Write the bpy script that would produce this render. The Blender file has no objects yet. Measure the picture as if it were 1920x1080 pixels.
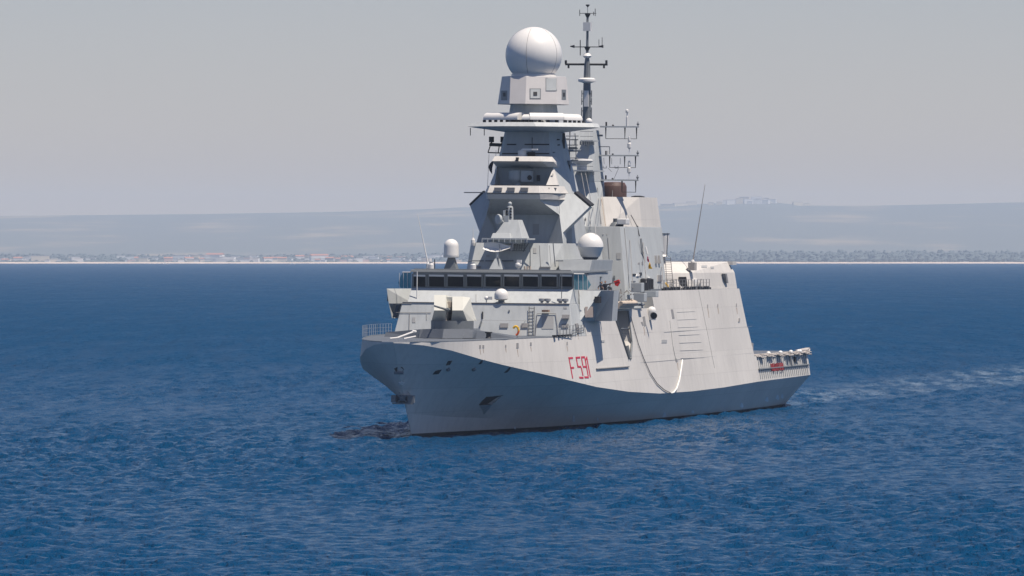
import bpy, bmesh, math, random
from mathutils import Vector, Matrix, noise
R = math.radians
random.seed(7)
S = bpy.context.scene
COL = S.collection

# ------------------------------------------------------------------ camera
K = 20.5; Z0 = 652.0; H = 355.0 / K; F = K * Z0; X0 = -188.0 / K
cam_d = bpy.data.cameras.new("camera"); cam = bpy.data.objects.new("camera", cam_d); COL.objects.link(cam)
cam_d.sensor_width = 36.0; cam_d.lens = 36.0 * F / 1920.0
cam_d.clip_start = 1.0; cam_d.clip_end = 60000.0
PITCH = math.atan(75.0 / F)
cam.location = (0, 0, H); cam.rotation_euler = (R(90) - PITCH, 0, 0)
S.camera = cam

# ------------------------------------------------------------------ sky and sun
TH = R(13.8); HEEL = R(0.5)
FW = Vector((-math.sin(TH), -math.cos(TH), 0)); PT = Vector((math.cos(TH), -math.sin(TH), 0)); UP = Vector((0, 0, 1))
SUN_EL = R(68); SUN_AZ = R(73)                 # azimuth measured from the ship's bow towards port
sd = FW * math.cos(SUN_AZ) + PT * math.sin(SUN_AZ)
SUN_DIR = Vector((sd.x * math.cos(SUN_EL), sd.y * math.cos(SUN_EL), math.sin(SUN_EL))).normalized()
w = bpy.data.worlds.new("World"); S.world = w; w.use_nodes = True
nt = w.node_tree; bg = nt.nodes['Background']
sky = nt.nodes.new('ShaderNodeTexSky'); sky.sky_type = 'NISHITA'; sky.sun_disc = False
sky.sun_elevation = SUN_EL; sky.sun_rotation = math.atan2(SUN_DIR.x, SUN_DIR.y)
sky.air_density = 1.0; sky.dust_density = 0.0; sky.ozone_density = 2.0
tint = nt.nodes.new('ShaderNodeVectorMath'); tint.operation = 'MULTIPLY'; tint.inputs[1].default_value = (0.945, 0.885, 1.065)   # dry summer haze colour of the whole sky
nt.links.new(sky.outputs[0], tint.inputs[0]); nt.links.new(tint.outputs[0], bg.inputs[0]); bg.inputs[1].default_value = 0.059
sun_d = bpy.data.lights.new("sun", 'SUN'); sun = bpy.data.objects.new("sun", sun_d); COL.objects.link(sun)
sun_d.energy = 5.0; sun_d.angle = R(0.5); sun_d.color = (1.0, 0.895, 0.785)
sun.rotation_euler = (-SUN_DIR).to_track_quat('-Z', 'Y').to_euler(); sun.location = (200, 200, 300)
S.view_settings.view_transform = 'Standard'; S.view_settings.look = 'None'
S.view_settings.exposure = 0.33; S.view_settings.gamma = 1.0
S.render.engine = 'CYCLES'
S.cycles.volume_bounces = 1; S.cycles.max_bounces = 8; S.cycles.transparent_max_bounces = 12

# ------------------------------------------------------------------ materials
def mat(name, col, rough=0.5, metal=0.0, vary=0.0, vscale=1.0, streak=0.0, spec=0.5, bump=0.0, bscale=8.0, alpha=None, emit=None):
    m = bpy.data.materials.new(name); m.use_nodes = True
    t = m.node_tree; b = t.nodes['Principled BSDF']
    b.inputs['Base Color'].default_value = (*col, 1); b.inputs['Roughness'].default_value = rough
    b.inputs['Metallic'].default_value = metal; b.inputs['Specular IOR Level'].default_value = spec
    tc = t.nodes.new('ShaderNodeTexCoord')
    last = None
    if vary > 0:
        n = t.nodes.new('ShaderNodeTexNoise'); n.inputs['Scale'].default_value = vscale; n.inputs['Detail'].default_value = 6
        t.links.new(tc.outputs['Object'], n.inputs['Vector'])
        mr = t.nodes.new('ShaderNodeMapRange'); mr.inputs[1].default_value = 0.3; mr.inputs[2].default_value = 0.7
        mr.inputs[3].default_value = 1 - vary; mr.inputs[4].default_value = 1 + vary * 0.6
        t.links.new(n.outputs[0], mr.inputs[0]); last = mr.outputs[0]
        if streak > 0:
            mp = t.nodes.new('ShaderNodeMapping'); mp.inputs['Scale'].default_value = (2.2, 2.2, 0.16)
            t.links.new(tc.outputs['Object'], mp.inputs[0])
            n2 = t.nodes.new('ShaderNodeTexNoise'); n2.inputs['Scale'].default_value = 1.0; n2.inputs['Detail'].default_value = 4
            t.links.new(mp.outputs[0], n2.inputs['Vector'])
            m2 = t.nodes.new('ShaderNodeMapRange'); m2.inputs[1].default_value = 0.45; m2.inputs[2].default_value = 0.75
            m2.inputs[3].default_value = 1.0; m2.inputs[4].default_value = 1 - streak
            t.links.new(n2.outputs[0], m2.inputs[0])
            mm = t.nodes.new('ShaderNodeMath'); mm.operation = 'MULTIPLY'
            t.links.new(last, mm.inputs[0]); t.links.new(m2.outputs[0], mm.inputs[1]); last = mm.outputs[0]
        sc = t.nodes.new('ShaderNodeVectorMath'); sc.operation = 'SCALE'; sc.inputs[0].default_value = col
        t.links.new(last, sc.inputs['Scale']); t.links.new(sc.outputs[0], b.inputs['Base Color'])
    if name == 'hull_grey':      # welded plates: faint seams and slightly different batches of paint
        sx = t.nodes.new('ShaderNodeSeparateXYZ'); cx_ = t.nodes.new('ShaderNodeCombineXYZ'); t.links.new(tc.outputs['Object'], sx.inputs[0]); t.links.new(sx.outputs[0], cx_.inputs[0]); t.links.new(sx.outputs[2], cx_.inputs[1])
        bk_ = t.nodes.new('ShaderNodeTexBrick'); bk_.inputs['Scale'].default_value = 0.16; bk_.inputs['Mortar Size'].default_value = 0.004; bk_.inputs['Color1'].default_value = (1, 1, 1, 1); bk_.inputs['Color2'].default_value = (.93, .93, .935, 1); bk_.inputs['Mortar'].default_value = (.84, .84, .84, 1); bk_.inputs['Brick Width'].default_value = 1.3; bk_.inputs['Row Height'].default_value = .36
        t.links.new(cx_.outputs[0], bk_.inputs['Vector'])
        ml = t.nodes.new('ShaderNodeVectorMath'); ml.operation = 'MULTIPLY'; t.links.new(sc.outputs[0], ml.inputs[0]); t.links.new(bk_.outputs[0], ml.inputs[1]); t.links.new(ml.outputs[0], b.inputs['Base Color'])
    if bump > 0:
        nb = t.nodes.new('ShaderNodeTexNoise'); nb.inputs['Scale'].default_value = bscale; nb.inputs['Detail'].default_value = 3
        t.links.new(tc.outputs['Object'], nb.inputs['Vector'])
        bp = t.nodes.new('ShaderNodeBump'); bp.inputs['Strength'].default_value = bump; bp.inputs['Distance'].default_value = 0.05
        t.links.new(nb.outputs[0], bp.inputs['Height']); t.links.new(bp.outputs[0], b.inputs['Normal'])
    if alpha is not None: b.inputs['Alpha'].default_value = alpha
    return m
M = dict(
    grey=mat('ship_grey', (0.45, 0.475, 0.475), 0.55, spec=0.2, vary=0.07, vscale=0.35, streak=0.12, bump=0.12, bscale=0.8),
    hull=mat('hull_grey', (0.60, 0.58, 0.54), 0.55, spec=0.2, vary=0.08, vscale=0.12, streak=0.10, bump=0.08, bscale=0.5),
    dark=mat('deck_grey', (0.10, 0.115, 0.135), 0.65, vary=0.12, vscale=0.5),
    mid=mat('mid_grey', (0.15, 0.165, 0.175), 0.5, vary=0.08, vscale=1.0),
    mid2=mat('seam_grey', (0.33, 0.335, 0.33), 0.55),
    lou=mat('louvre_grey', (0.24, 0.235, 0.23), 0.6, vary=0.05, vscale=2),
    white=mat('white_paint', (0.70, 0.69, 0.66), 0.35, vary=0.03, vscale=0.8),
    black=mat('black_paint', (0.02, 0.02, 0.022), 0.6),
    boot=mat('boot_topping', (0.012, 0.016, 0.022), 0.5, vary=0.2, vscale=1.0),
    brown=mat('funnel_brown', (0.095, 0.052, 0.042), 0.55, vary=0.25, vscale=1.0, streak=0.3),
    glass=mat('bridge_glass', (0.006, 0.009, 0.014), 0.12, spec=0.2),
    teal=mat('teal_glass', (0.05, 0.30, 0.38), 0.08, alpha=0.62),
    red=mat('red_paint', (0.50, 0.02, 0.05), 0.5),
    wornred=mat('worn_red_paint', (0.30, 0.03, 0.035), 0.5, vary=0.4, vscale=1.2),
    flagred=mat('flag_red', (0.75, 0.015, 0.01), 0.7),
    yellow=mat('yellow_plastic', (0.75, 0.45, 0.02), 0.5),
    orange=mat('orange_plastic', (0.75, 0.12, 0.02), 0.5),
    pink=mat('flag_magenta', (0.55, 0.02, 0.12), 0.7),
    beige=mat('beige_cover', (0.50, 0.42, 0.34), 0.8, vary=0.15, vscale=1.0),
    skin=mat('skin', (0.45, 0.25, 0.17), 0.6), navy=mat('dark_cloth', (0.02, 0.022, 0.035), 0.85),
    hair=mat('hair', (0.02, 0.013, 0.01), 0.8), rope=mat('pale_rope', (0.72, 0.72, 0.68), 0.7), drope=mat('dark_rope', (0.16, 0.16, 0.17), 0.8),
    net=mat('net_beige', (0.42, 0.39, 0.36), 0.8, vary=0.2, vscale=1.5), steel=mat('galvanised', (0.35, 0.36, 0.37), 0.4, metal=0.3),
    foam=mat('splash_stain', (0.62, 0.68, 0.72), 0.7, vary=0.2, vscale=2),
)

# ------------------------------------------------------------------ the ship's own frame: s = metres aft of the stem at the waterline, p = to port, z = up
pt2 = PT * math.cos(HEEL) - UP * math.sin(HEEL); up2 = UP * math.cos(HEEL) + PT * math.sin(HEEL)
SHIP_M = Matrix(((FW.x, pt2.x, up2.x, X0), (FW.y, pt2.y, up2.y, Z0), (FW.z, pt2.z, up2.z, 0.0), (0, 0, 0, 1)))
SHIP_I = SHIP_M.inverted()
def P(u, v, **k):
    """where the sight line of a photo point meets one plane of the ship (s=, p= or z=)"""
    f = Vector((0, math.cos(PITCH), -math.sin(PITCH))); uu = Vector((0, math.sin(PITCH), math.cos(PITCH)))
    ray = f + Vector((1, 0, 0)) * ((u - 960) / F) + uu * ((540 - v) / F)
    c = SHIP_I @ Vector((0, 0, H)); r = SHIP_I.to_3x3() @ ray
    c = Vector((-c.x, c.y, c.z)); r = Vector((-r.x, r.y, r.z))
    n, val = list(k.items())[0]; i = 'spz'.index(n)
    t = (val - c[i]) / r[i]
    return tuple(c + r * t)

class MB:
    def __init__(self): self.v = []; self.f = []; self.m = []
    def add(self, vs, fs, mi=0):
        o = len(self.v); self.v += [tuple(x) for x in vs]; self.f += [tuple(i + o for i in f) for f in fs]; self.m += [mi] * len(fs); return self
    def poly(self, pts, mi=0): return self.add(pts, [tuple(range(len(pts)))], mi)
    def loft(self, rings, cap=True, mi=0, closed=True):
        n = len(rings[0]); vs = [p for r in rings for p in r]; fs = []
        for a in range(len(rings) - 1):
            for i in range(n if closed else n - 1):
                j = (i + 1) % n; fs.append((a * n + i, a * n + j, (a + 1) * n + j, (a + 1) * n + i))
        if cap: fs.append(tuple(range(n))); fs.append(tuple((len(rings) - 1) * n + i for i in range(n)))
        return self.add(vs, fs, mi)
    def box(self, a, b, mi=0):
        (x0, y0, z0), (x1, y1, z1) = a, b
        r = lambda z: [(x0, y0, z), (x1, y0, z), (x1, y1, z), (x0, y1, z)]
        return self.loft([r(z0), r(z1)], mi=mi)
    def frustum(self, bot, top, mi=0): return self.loft([bot, top], mi=mi)
    def tube(self, a, b, r0, r1=None, n=8, mi=0):
        r1 = r0 if r1 is None else r1
        a = Vector(a); b = Vector(b); d = (b - a).normalized()
        x = d.orthogonal().normalized(); y = d.cross(x)
        ring = lambda c, r: [tuple(c + x * (r * math.cos(2 * math.pi * i / n)) + y * (r * math.sin(2 * math.pi * i / n))) for i in range(n)]
        return self.loft([ring(a, r0), ring(b, r1)], mi=mi)
    def path(self, pts, r, n=6, mi=0):
        for i in range(len(pts) - 1): self.tube(pts[i], pts[i + 1], r, r, n, mi)
        return self
    def lathe(self, c, prof, n=24, mi=0, axis=(0, 0, 1)):
        c = Vector(c); d = Vector(axis).normalized(); x = d.orthogonal().normalized(); y = d.cross(x)
        rings = [[tuple(c + d * h + x * (max(r, 0.001) * math.cos(2 * math.pi * i / n)) + y * (max(r, 0.001) * math.sin(2 * math.pi * i / n))) for i in range(n)] for r, h in prof]
        return self.loft(rings, mi=mi)
    def ball(self, c, r, n=24, lo=-90, hi=90, sz=1.0, mi=0):
        pr = []
        k = max(4, n // 2)
        for i in range(k + 1):
            a = R(lo + (hi - lo) * i / k); pr.append((r * math.cos(a), r * sz * math.sin(a)))
        return self.lathe(c, pr, n, mi)
    def split(self, name, mats, parent=None, **k):
        """each loose piece becomes a part of its own"""
        par = list(range(len(self.v)))
        def fd(a):
            while par[a] != a: par[a] = par[par[a]]; a = par[a]
            return a
        for f in self.f:
            for j in f[1:]: par[fd(j)] = fd(f[0])
        gr = {}
        for f, mi in zip(self.f, self.m): gr.setdefault(fd(f[0]), []).append((f, mi))
        for fs_ in gr.values():
            m2 = MB(); ids = sorted({i for f, _ in fs_ for i in f}); mp = {a: b for b, a in enumerate(ids)}
            m2.v = [self.v[i] for i in ids]; m2.f = [tuple(mp[i] for i in f) for f, _ in fs_]; m2.m = [mi for _, mi in fs_]
            m2.build(name, mats, parent, **k)
    def build(self, name, mats, parent=None, smooth=False, origin=None, bevel=0.0, top=None):
        """top: keyword dict of custom properties for a thing of its own, standing at origin"""
        me = bpy.data.meshes.new(name)
        o = Vector(origin) if origin is not None else Vector((0, 0, 0))
        me.from_pydata([(-(x - o.x), y - o.y, z - o.z) for x, y, z in self.v], [], self.f)
        mats = mats if isinstance(mats, (list, tuple)) else [mats]
        for q in mats: me.materials.append(M[q] if isinstance(q, str) else q)
        for p_, i in zip(me.polygons, self.m): p_.material_index = i
        bm = bmesh.new(); bm.from_mesh(me); bmesh.ops.recalc_face_normals(bm, faces=bm.faces); bm.to_mesh(me); bm.free()
        if mats[0] in ('grey', 'hull') and parent is not None and len(mats) == 1 and not smooth:      # walked-on tops carry dark deck paint
            me.materials.append(M['dark'])
            for q in me.polygons:
                if q.normal.z > 0.97 and q.area > 0.6: q.material_index = 1
        ob = bpy.data.objects.new(name, me); COL.objects.link(ob)
        if smooth:
            me.polygons.foreach_set('use_smooth', [True] * len(me.polygons))
            me.set_sharp_from_angle(angle=R(35))
        if bevel > 0:
            b = ob.modifiers.new('bevel', 'BEVEL'); b.width = bevel; b.segments = 2; b.limit_method = 'ANGLE'; b.angle_limit = R(30)
        if parent is not None:
            ob.parent = parent
            if origin is not None: ob.location = (-o.x, o.y, o.z)
        elif top is not None:
            ob.matrix_world = SHIP_M @ Matrix.Translation((-o.x, o.y, o.z)); ptag(ob, **top)
        return ob
def ptag(ob, label=None, category=None, group=None, kind=None):
    for k, v in (('label', label), ('category', category), ('group', group), ('kind', kind)):
        if v: ob[k] = v
def empty(name, mw, **k):
    e = bpy.data.objects.new(name, None); COL.objects.link(e); e.matrix_world = mw; ptag(e, **k); return e
def shipspot(o): return SHIP_M @ Matrix.Translation((-o[0], o[1], o[2]))

ship = empty('warship', SHIP_M, label='grey naval frigate with tall faceted mast and white radomes, bow towards the viewer', category='warship')

# ------------------------------------------------------------------ hull
def interp(x, tab):
    if x <= tab[0][0]: return tab[0][1]
    for (a, b), (c, d) in zip(tab, tab[1:]):
        if x <= c: return b + (d - b) * (x - a) / (c - a)
    return tab[-1][1]
KP = [(-7, .04), (-6.5, .8), (-5, 2.35), (-2, 4.05), (2, 5.72), (6, 6.75), (12, 8.1), (20, 9.25), (32, 9.85), (90, 9.8), (108, 9.7), (138, 9.3)]
KZ = [(-7, 8.7), (-6.5, 8.68), (-5, 8.5), (-2, 8.02), (2, 7.18), (6, 6.62), (12, 5.92), (20, 5.12), (32, 4.13), (46, 3.4), (60, 2.95), (75, 2.88), (90, 2.98), (108, 3.25), (138, 3.45)]
DP = [(-7, .03), (-6.6, .6), (-6, 1.35), (-4, 2.95), (0, 4.75), (4, 5.85), (8, 6.75), (12, 7.5), (16, 8.15), (20, 8.6), (26, 8.9), (34, 9.0), (45, 9.0), (138, 9.0)]
WP = [(0, .02), (10, 1.6), (20, 3.4), (31, 5.4), (48, 6.9), (60, 7.6), (81, 8.1), (106, 8.2), (122, 7.8), (136, 6.9)]
DECKZ = 9.0; TUM = 0.185
def topz(s): return 8.80 if s < -6 else (8.80 + (DECKZ - 8.80) * (s + 6) / 22.0) if s < 16 else DECKZ
def stem(z): return -0.8 * z
TR = 134.6                                            # transom at the waterline
def hull_ring(s0):
    """s0 is the station at deck level; lower points shear along the stem and the stern"""
    kz = interp(s0, KZ); kp = interp(s0, KP); tz = topz(s0) if s0 < 107.9 else 5.95
    if s0 > 107.9: dp = kp - TUM * (tz - kz) * 0.8
    else: dp = min(interp(s0, DP), kp - 0.02) if s0 < 26 else kp - TUM * (tz - kz)
    pts = []
    bow = max(0.0, min(1.0, (40 - s0) / 47.0))
    aft = max(0.0, min(1.0, (s0 - 100) / 38.0))
    for t in (-0.30, 0.0, 0.25, 0.5, 0.75, 1.0):
        z = kz * t
        # shear so that s on the centreline follows the stem
        sh = s0 + (stem(z) - stem(kz)) * max(0, bow) ** 0.8 if bow > 0 else s0
        if bow > 0: sh = s0 + (8.7 * 0.8 - 0.8 * z * 1.0) * bow ** 2.0 if s0 > -6.9 else stem(z)
        if aft > 0: sh = s0 - 3.4 * (1 - max(t, 0)) * aft
        wl = interp(sh, WP) if s0 > -6.9 else 0.02
        e = 1.0 + 0.75 * bow
        p_ = wl + (kp - wl) * (max(t, 0) ** e)
        if t < 0: p_ = wl * 0.9
        pts.append((sh, p_, z))
    pts.append((s0, dp, tz))
    return pts
stations = [-7, -6.6, -6, -5, -4, -3, -2, 0, 2, 4, 6, 9, 12, 16, 20, 26, 32, 39, 46, 53, 60, 68, 75, 83, 90, 99, 107.6, 108.0, 116, 124, 131, 138]
rings = []
for s0 in stations:
    r = hull_ring(s0)
    rings.append([(a, b, c) for a, b, c in r] + [(a, -b, c) for a, b, c in reversed(r)])
hb = MB(); n = len(rings[0])
hb.loft(rings, cap=True)
hull = hb.build('hull', ['hull', 'dark', 'boot'], ship)
me = hull.data
for f in me.polygons:
    if f.normal.z > 0.9: f.material_index = 1
    f.use_smooth = True
me.set_sharp_from_angle(angle=R(13))
NL = 7
# boot topping: thin dark band at the water
def hull_p(s, z):
    kz = interp(s, KZ); kp = interp(s, KP)
    return kp - TUM * (z - kz)

bt = MB(); rr_ = []
for s0 in stations[:-1] + [137.99]:
    r = hull_ring(s0); (a0, b0, c0), (a1, b1, c1), (a2, b2, c2) = r[0], r[1], r[2]; t_ = .32 / max(c2, .4)
    top_ = (a1 + (a2 - a1) * t_, b1 + (b2 - b1) * t_ + .025, c1 + (c2 - c1) * t_); rr_.append([(a0, b0 + .02, c0), (a1, b1 + .025, c1), top_])
bt.loft(rr_, cap=False, closed=False); bt.loft([[(a, -b, c) for a, b, c in q] for q in rr_], cap=False, closed=False)
bt.build('boot_topping', 'boot', ship)
# upper flank of the hull (superstructure side, flush with the hull), port and starboard in one closed body
def flank_ring(s, top):
    kz = DECKZ; a = hull_p(s, kz); b = hull_p(s, top)
    return [(s, a, kz - 0.01), (s, b, top), (s, -b, top), (s, -a, kz - 0.01)]
def side_body(name, s0, s1, zt, mt='hull', parent=ship, zb=DECKZ):
    m = MB()
    m.loft([[(s, hull_p(s, zb), zb), (s, hull_p(s, zt), zt), (s, -hull_p(s, zt), zt), (s, -hull_p(s, zb), zb)] for s in (s0, (s0 + s1) / 2, s1)])
    return m.build(name, mt, parent)
# aft flank, hangar side wall
side_body('aft_flank', 64.0, 106.6, 13.1)
m = MB(); m.loft([[(107.9, hull_p(107.9, z), z) if False else (106.6 + (13.1 - z) * 0.18, hull_p(107, z), z) for z in (5.9, 13.1)] + [(106.6 + (13.1 - z) * 0.18, -hull_p(107, z), z) for z in (13.1, 5.9)],
                  [(106.4, hull_p(106.4, z) - .02, z) for z in (5.9, 13.1)] + [(106.4, -hull_p(106.4, z) + .02, z) for z in (13.1, 5.9)]])
m.build('hangar_wall', 'hull', ship)
# middle flank between bridge and aft flank (lower: the boat deck sits on top of it)
side_body('boat_deck_flank', 45.0, 64.0, 11.4)
# bridge block side
side_body('bridge_flank', 31.6, 45.0, 13.35)

# front of the lower house, two tiers
hb_ = MB()
def oct_ring(z, sf, hf, ss, hs, sb): return [(sb, -hs, z), (ss, -hs, z), (sf, -hf, z), (sf, hf, z), (ss, hs, z), (sb, hs, z)]
hb_.frustum([(31.7, -8.88, 8.99), (26.5, -8.75, 8.99), (26.5, 8.75, 8.99), (31.7, 8.88, 8.99)],
            [(31.7, -8.26, 12.05), (27.6, -8.22, 12.05), (27.6, 8.22, 12.05), (31.7, 8.26, 12.05)])
hb_.build('lower_house', 'grey', ship, bevel=0.04)
m = MB()
m.frustum(oct_ring(12.04, 28.5, 7.95, 31.6, 8.2, 45), oct_ring(13.45, 29.95, 7.93, 31.6, 8.0, 45))
m.build('bridge_front', 'grey', ship, bevel=0.03)
# wheelhouse: dark inner body, mullions, roof
m = MB(); m.frustum(oct_ring(13.44, 30.12, 7.8, 31.8, 7.9, 44), oct_ring(14.95, 29.75, 7.75, 31.6, 7.9, 44)); wh = m.build('wheelhouse', 'grey', ship)
edges = [(775, 799), (804, 834), (839, 870), (875, 904), (910, 940), (945, 975), (980, 1010), (1015, 1045), (1050, 1074)]
for a, b in edges:
    c = [P(a - 2, 540.5, s=30.10), P(b + 2, 541.2, s=30.10), P(b + 2, 513.5, s=29.6), P(a - 2, 512.8, s=29.6)]
    q = [P(a + 1, 537, s=30.05), P(b - 1, 537.6, s=30.05), P(b - 1, 518.4, s=29.68), P(a + 1, 517.8, s=29.68)]
    m = MB()
    for i in range(4):
        j = (i + 1) % 4
        o1 = [c[i], c[j], q[j], q[i]]
        m.loft([[(x - .10, y, z) for x, y, z in o1], [(x + .08, y, z) for x, y, z in o1]])
    wf = m.build('window', 'mid', wh)
    g = MB(); g.loft([[(x - .02, y, z) for x, y, z in q], [(x + .02, y, z) for x, y, z in q]]); g.build('pane', 'glass', wf)
    v = MB(); t = [q[3], q[2]]
    v.loft([[(t[0][0] - .12, t[0][1], t[0][2] - .02), (t[1][0] - .12, t[1][1], t[1][2] - .02), (t[1][0] - .16, t[1][1], t[1][2] + .16), (t[0][0] - .16, t[0][1], t[0][2] + .16)],
            [(t[0][0] - .05, t[0][1], t[0][2] - .02), (t[1][0] - .05, t[1][1], t[1][2] - .02), (t[1][0] - .05, t[1][1], t[1][2] + .16), (t[0][0] - .05, t[0][1], t[0][2] + .16)]])
    v.build('sun_visor', 'white', wf)
m = MB(); m.frustum(oct_ring(14.95, 29.58, 8.0, 31.5, 8.15, 44), oct_ring(15.2, 29.7, 7.95, 31.6, 8.1, 44)); m.build('bridge_roof', 'mid', ship, bevel=0.03)
# windscreens of the wings: teal glass
for sgn in (1, -1):
    m = MB(); zs = (13.4, 14.95)
    pts = [(30.2, 8.0 * sgn, 13.4), (30.7, 9.2 * sgn, 13.4), (30.8, 9.5 * sgn, 13.9), (30.5, 9.15 * sgn, 14.6), (30.35, 8.9 * sgn, 14.9), (30.0, 8.0 * sgn, 14.9)]
    m.loft([pts, [(x + .05, y, z) for x, y, z in pts]]); sc_ = m.build('wing_windscreen', 'teal', ship)
    fr = MB()
    for k in range(4): 
        y = 8.0 + k * 0.42
        fr.tube((30.1 + .12 * k, y * sgn, 13.4), (29.98 + .12 * k, y * sgn, 14.85), .03)
    fr.tube((30.0, 8.0 * sgn, 14.92), (30.35, 8.95 * sgn, 14.92), .05)
    fr.build('windscreen_frame', 'white', sc_)
# bridge wings
m = MB()
A0 = P(1088, 602, s=30.6); A0t = P(1086, 545, s=31.8)
BLc = P(1115, 602, s=34.4); BR = P(1147, 602, s=33.4); TL = P(1127, 545, s=33.3); TRr = P(1151, 545, s=33.4)
bk = [(38.5, BR[1] - .6, 10.4), (39.5, TRr[1] - 1.2, 13.3)]
m.add([A0, A0t, BLc, TL, BR, TRr, (38.5, 8.4, 10.4), (39.5, 8.0, 13.35), (36.5, BR[1] - .2, BR[2]), (36.5, TRr[1] - .2, TRr[2])],
      [(0, 2, 3, 1), (2, 4, 5, 3), (4, 8, 9, 5), (8, 6, 7, 9), (0, 6, 8, 4, 2), (1, 3, 5, 9, 7)], 0)
wp = m.build('bridge_wing', 'grey', ship)
sq = [P(1097, 595, s=31.3), P(1112, 595, s=32.4), P(1112, 575, s=32.6), P(1097, 575, s=31.6)]
m = MB(); m.loft([[(x - .25, y + .05, z) for x, y, z in sq], [(x + .5, y - .06, z) for x, y, z in sq]]); m.build('ventilation_panel', mat('brown_grey', (0.26, 0.22, 0.20), .7), wp)
a = P(1117, 556, s=32.8); b = P(1124.5, 568, s=32.8); m = MB(); m.box((32.3, a[1], b[2]), (33.4, b[1], a[2])); m.build('sidelight_box', 'black', wp)
m = MB()
m.add([P(725, 541, s=31.5), P(774, 541, s=36), P(774, 569, s=35), P(729, 569, s=31.7), P(735, 597, s=32.6), P(744, 597, s=34.0),
       (38, -8.0, 13.3), (38, -8.5, 10.5), (37, -10.4, 13.3), (37, -10.0, 10.5)],
      [(0, 1, 2, 3), (3, 2, 5, 4), (0, 3, 4, 9, 8), (8, 9, 7, 6), (0, 8, 6, 1), (4, 5, 7, 9)])
ws = m.build('bridge_wing', 'grey', ship)
m = MB(); c = P(730, 558, s=33.3); m.box((c[0] - .1, c[1] - .18, c[2] - .35), (c[0] + .2, c[1] + .18, c[2] + .3)); m.build('sidelight_box', 'black', ws)
m = MB(); a = P(746, 571, s=32.2); b = P(738, 595, s=32.6)  # dark diagonal strip on the starboard wing
m.loft([[(a[0], a[1] - .12, a[2]), (a[0], a[1] + .18, a[2]), (b[0], b[1] + .18, b[2]), (b[0], b[1] - .12, b[2])], [(a[0] + .5, a[1] - .12, a[2]), (a[0] + .5, a[1] + .18, a[2]), (b[0] + .5, b[1] + .18, b[2]), (b[0] + .5, b[1] - .12, b[2])]]); m.build('diagonal_strip', 'dark', ws)

# deckhouse under the mast, roof-side house and sensor plinth
m = MB(); m.frustum(oct_ring(15.19, 36.8, 3.9, 39.5, 4.92, 56), oct_ring(17.8, 37.9, 3.6, 39.8, 4.58, 56)); dh = m.build('mast_deckhouse', 'grey', ship, bevel=.03)
m = MB(); m.frustum([(37.0, 4.9, 15.19), (36.6, 9.0 - 1.0, 15.19), (46, 8.0, 15.19), (46, 4.9, 15.19)], [(37.4, 4.7, 16.25), (37.0, 8.15, 16.25), (46, 8.15, 16.25), (46, 4.7, 16.25)])
m.build('port_plinth', 'grey', ship, bevel=.03)
m = MB(); m.frustum([(35.0, 7.0, 13.36), (35.0, 8.05, 13.36), (46, 8.05, 13.36), (46, 7.0, 13.36)], [(36.0, 7.0, 15.18), (36.0, 8.1, 15.18), (46, 8.1, 15.18), (46, 7.0, 15.18)])
m.build('roof_house', 'grey', ship)
# small doors, ladders and louvres on the front faces
def panel(u0, v0, u1, v1, s, mt='lou', name='louvre', parent=None, t=.05, lean=0.0, ds=0.0):
    a = P(u0, v0, s=s); b = P(u1, v0, s=s + ds); c = P(u1, v1, s=s + ds); d = P(u0, v1, s=s)
    k = lambda q, zz: (q[0] + lean * (zz - b[2]), q[1], q[2])
    pts = [k(q, q[2]) for q in (a, b, c, d)]
    m = MB(); m.loft([[(x - t, y, z) for x, y, z in pts], [(x + .35, y, z) for x, y, z in pts]]); return m.build(name, mt, parent or ship)
def ladder(a, b, w, name='ladder', mt='black', parent=None, rungs=9):
    m = MB()
    for o in (-w / 2, w / 2): m.tube((a[0], a[1] + o, a[2]), (b[0], b[1] + o, b[2]), .035, n=5)
    for i in range(rungs):
        t = (i + .5) / rungs; q = [a[k] + (b[k] - a[k]) * t for k in range(3)]
        m.tube((q[0], q[1] - w / 2, q[2]), (q[0], q[1] + w / 2, q[2]), .022, n=5)
    m.build(name, mt, parent or ship)
def fs(z): return 26.5 + (z - 9) * 0.36 - .06         # front face of the lower house
for (u0, v0, u1, v1) in [(938, 606, 953, 614), (978, 606, 990, 614), (1054, 590, 1066, 597), (1054, 607, 1066, 614)]:
    panel(u0, v0, u1, v1, fs(10.2), 'lou', 'louvre', lean=.36)
a = P(996, 631, s=26.3); b = P(997, 575, s=27.3); ladder(a, b, .5)
# door outline and small fittings of the front
m = MB()
for pts in ([(1007, 588), (1042, 588)], [(1042, 588), (1048, 630)], [(1007, 588), (1004, 630)]):
    q = [P(u, v, s=fs(P(u, v, s=27)[2]) - .03) for u, v in pts]; m.path(q, .03)
m.build('door_frame', 'lou', ship)
panel(1017, 581, 1029, 585, 26.9, mat('rusty_box', (.25, .15, .10), .7), 'locker', t=.3)
for (u, v) in [(955, 583), (951, 583)]: pass
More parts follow.
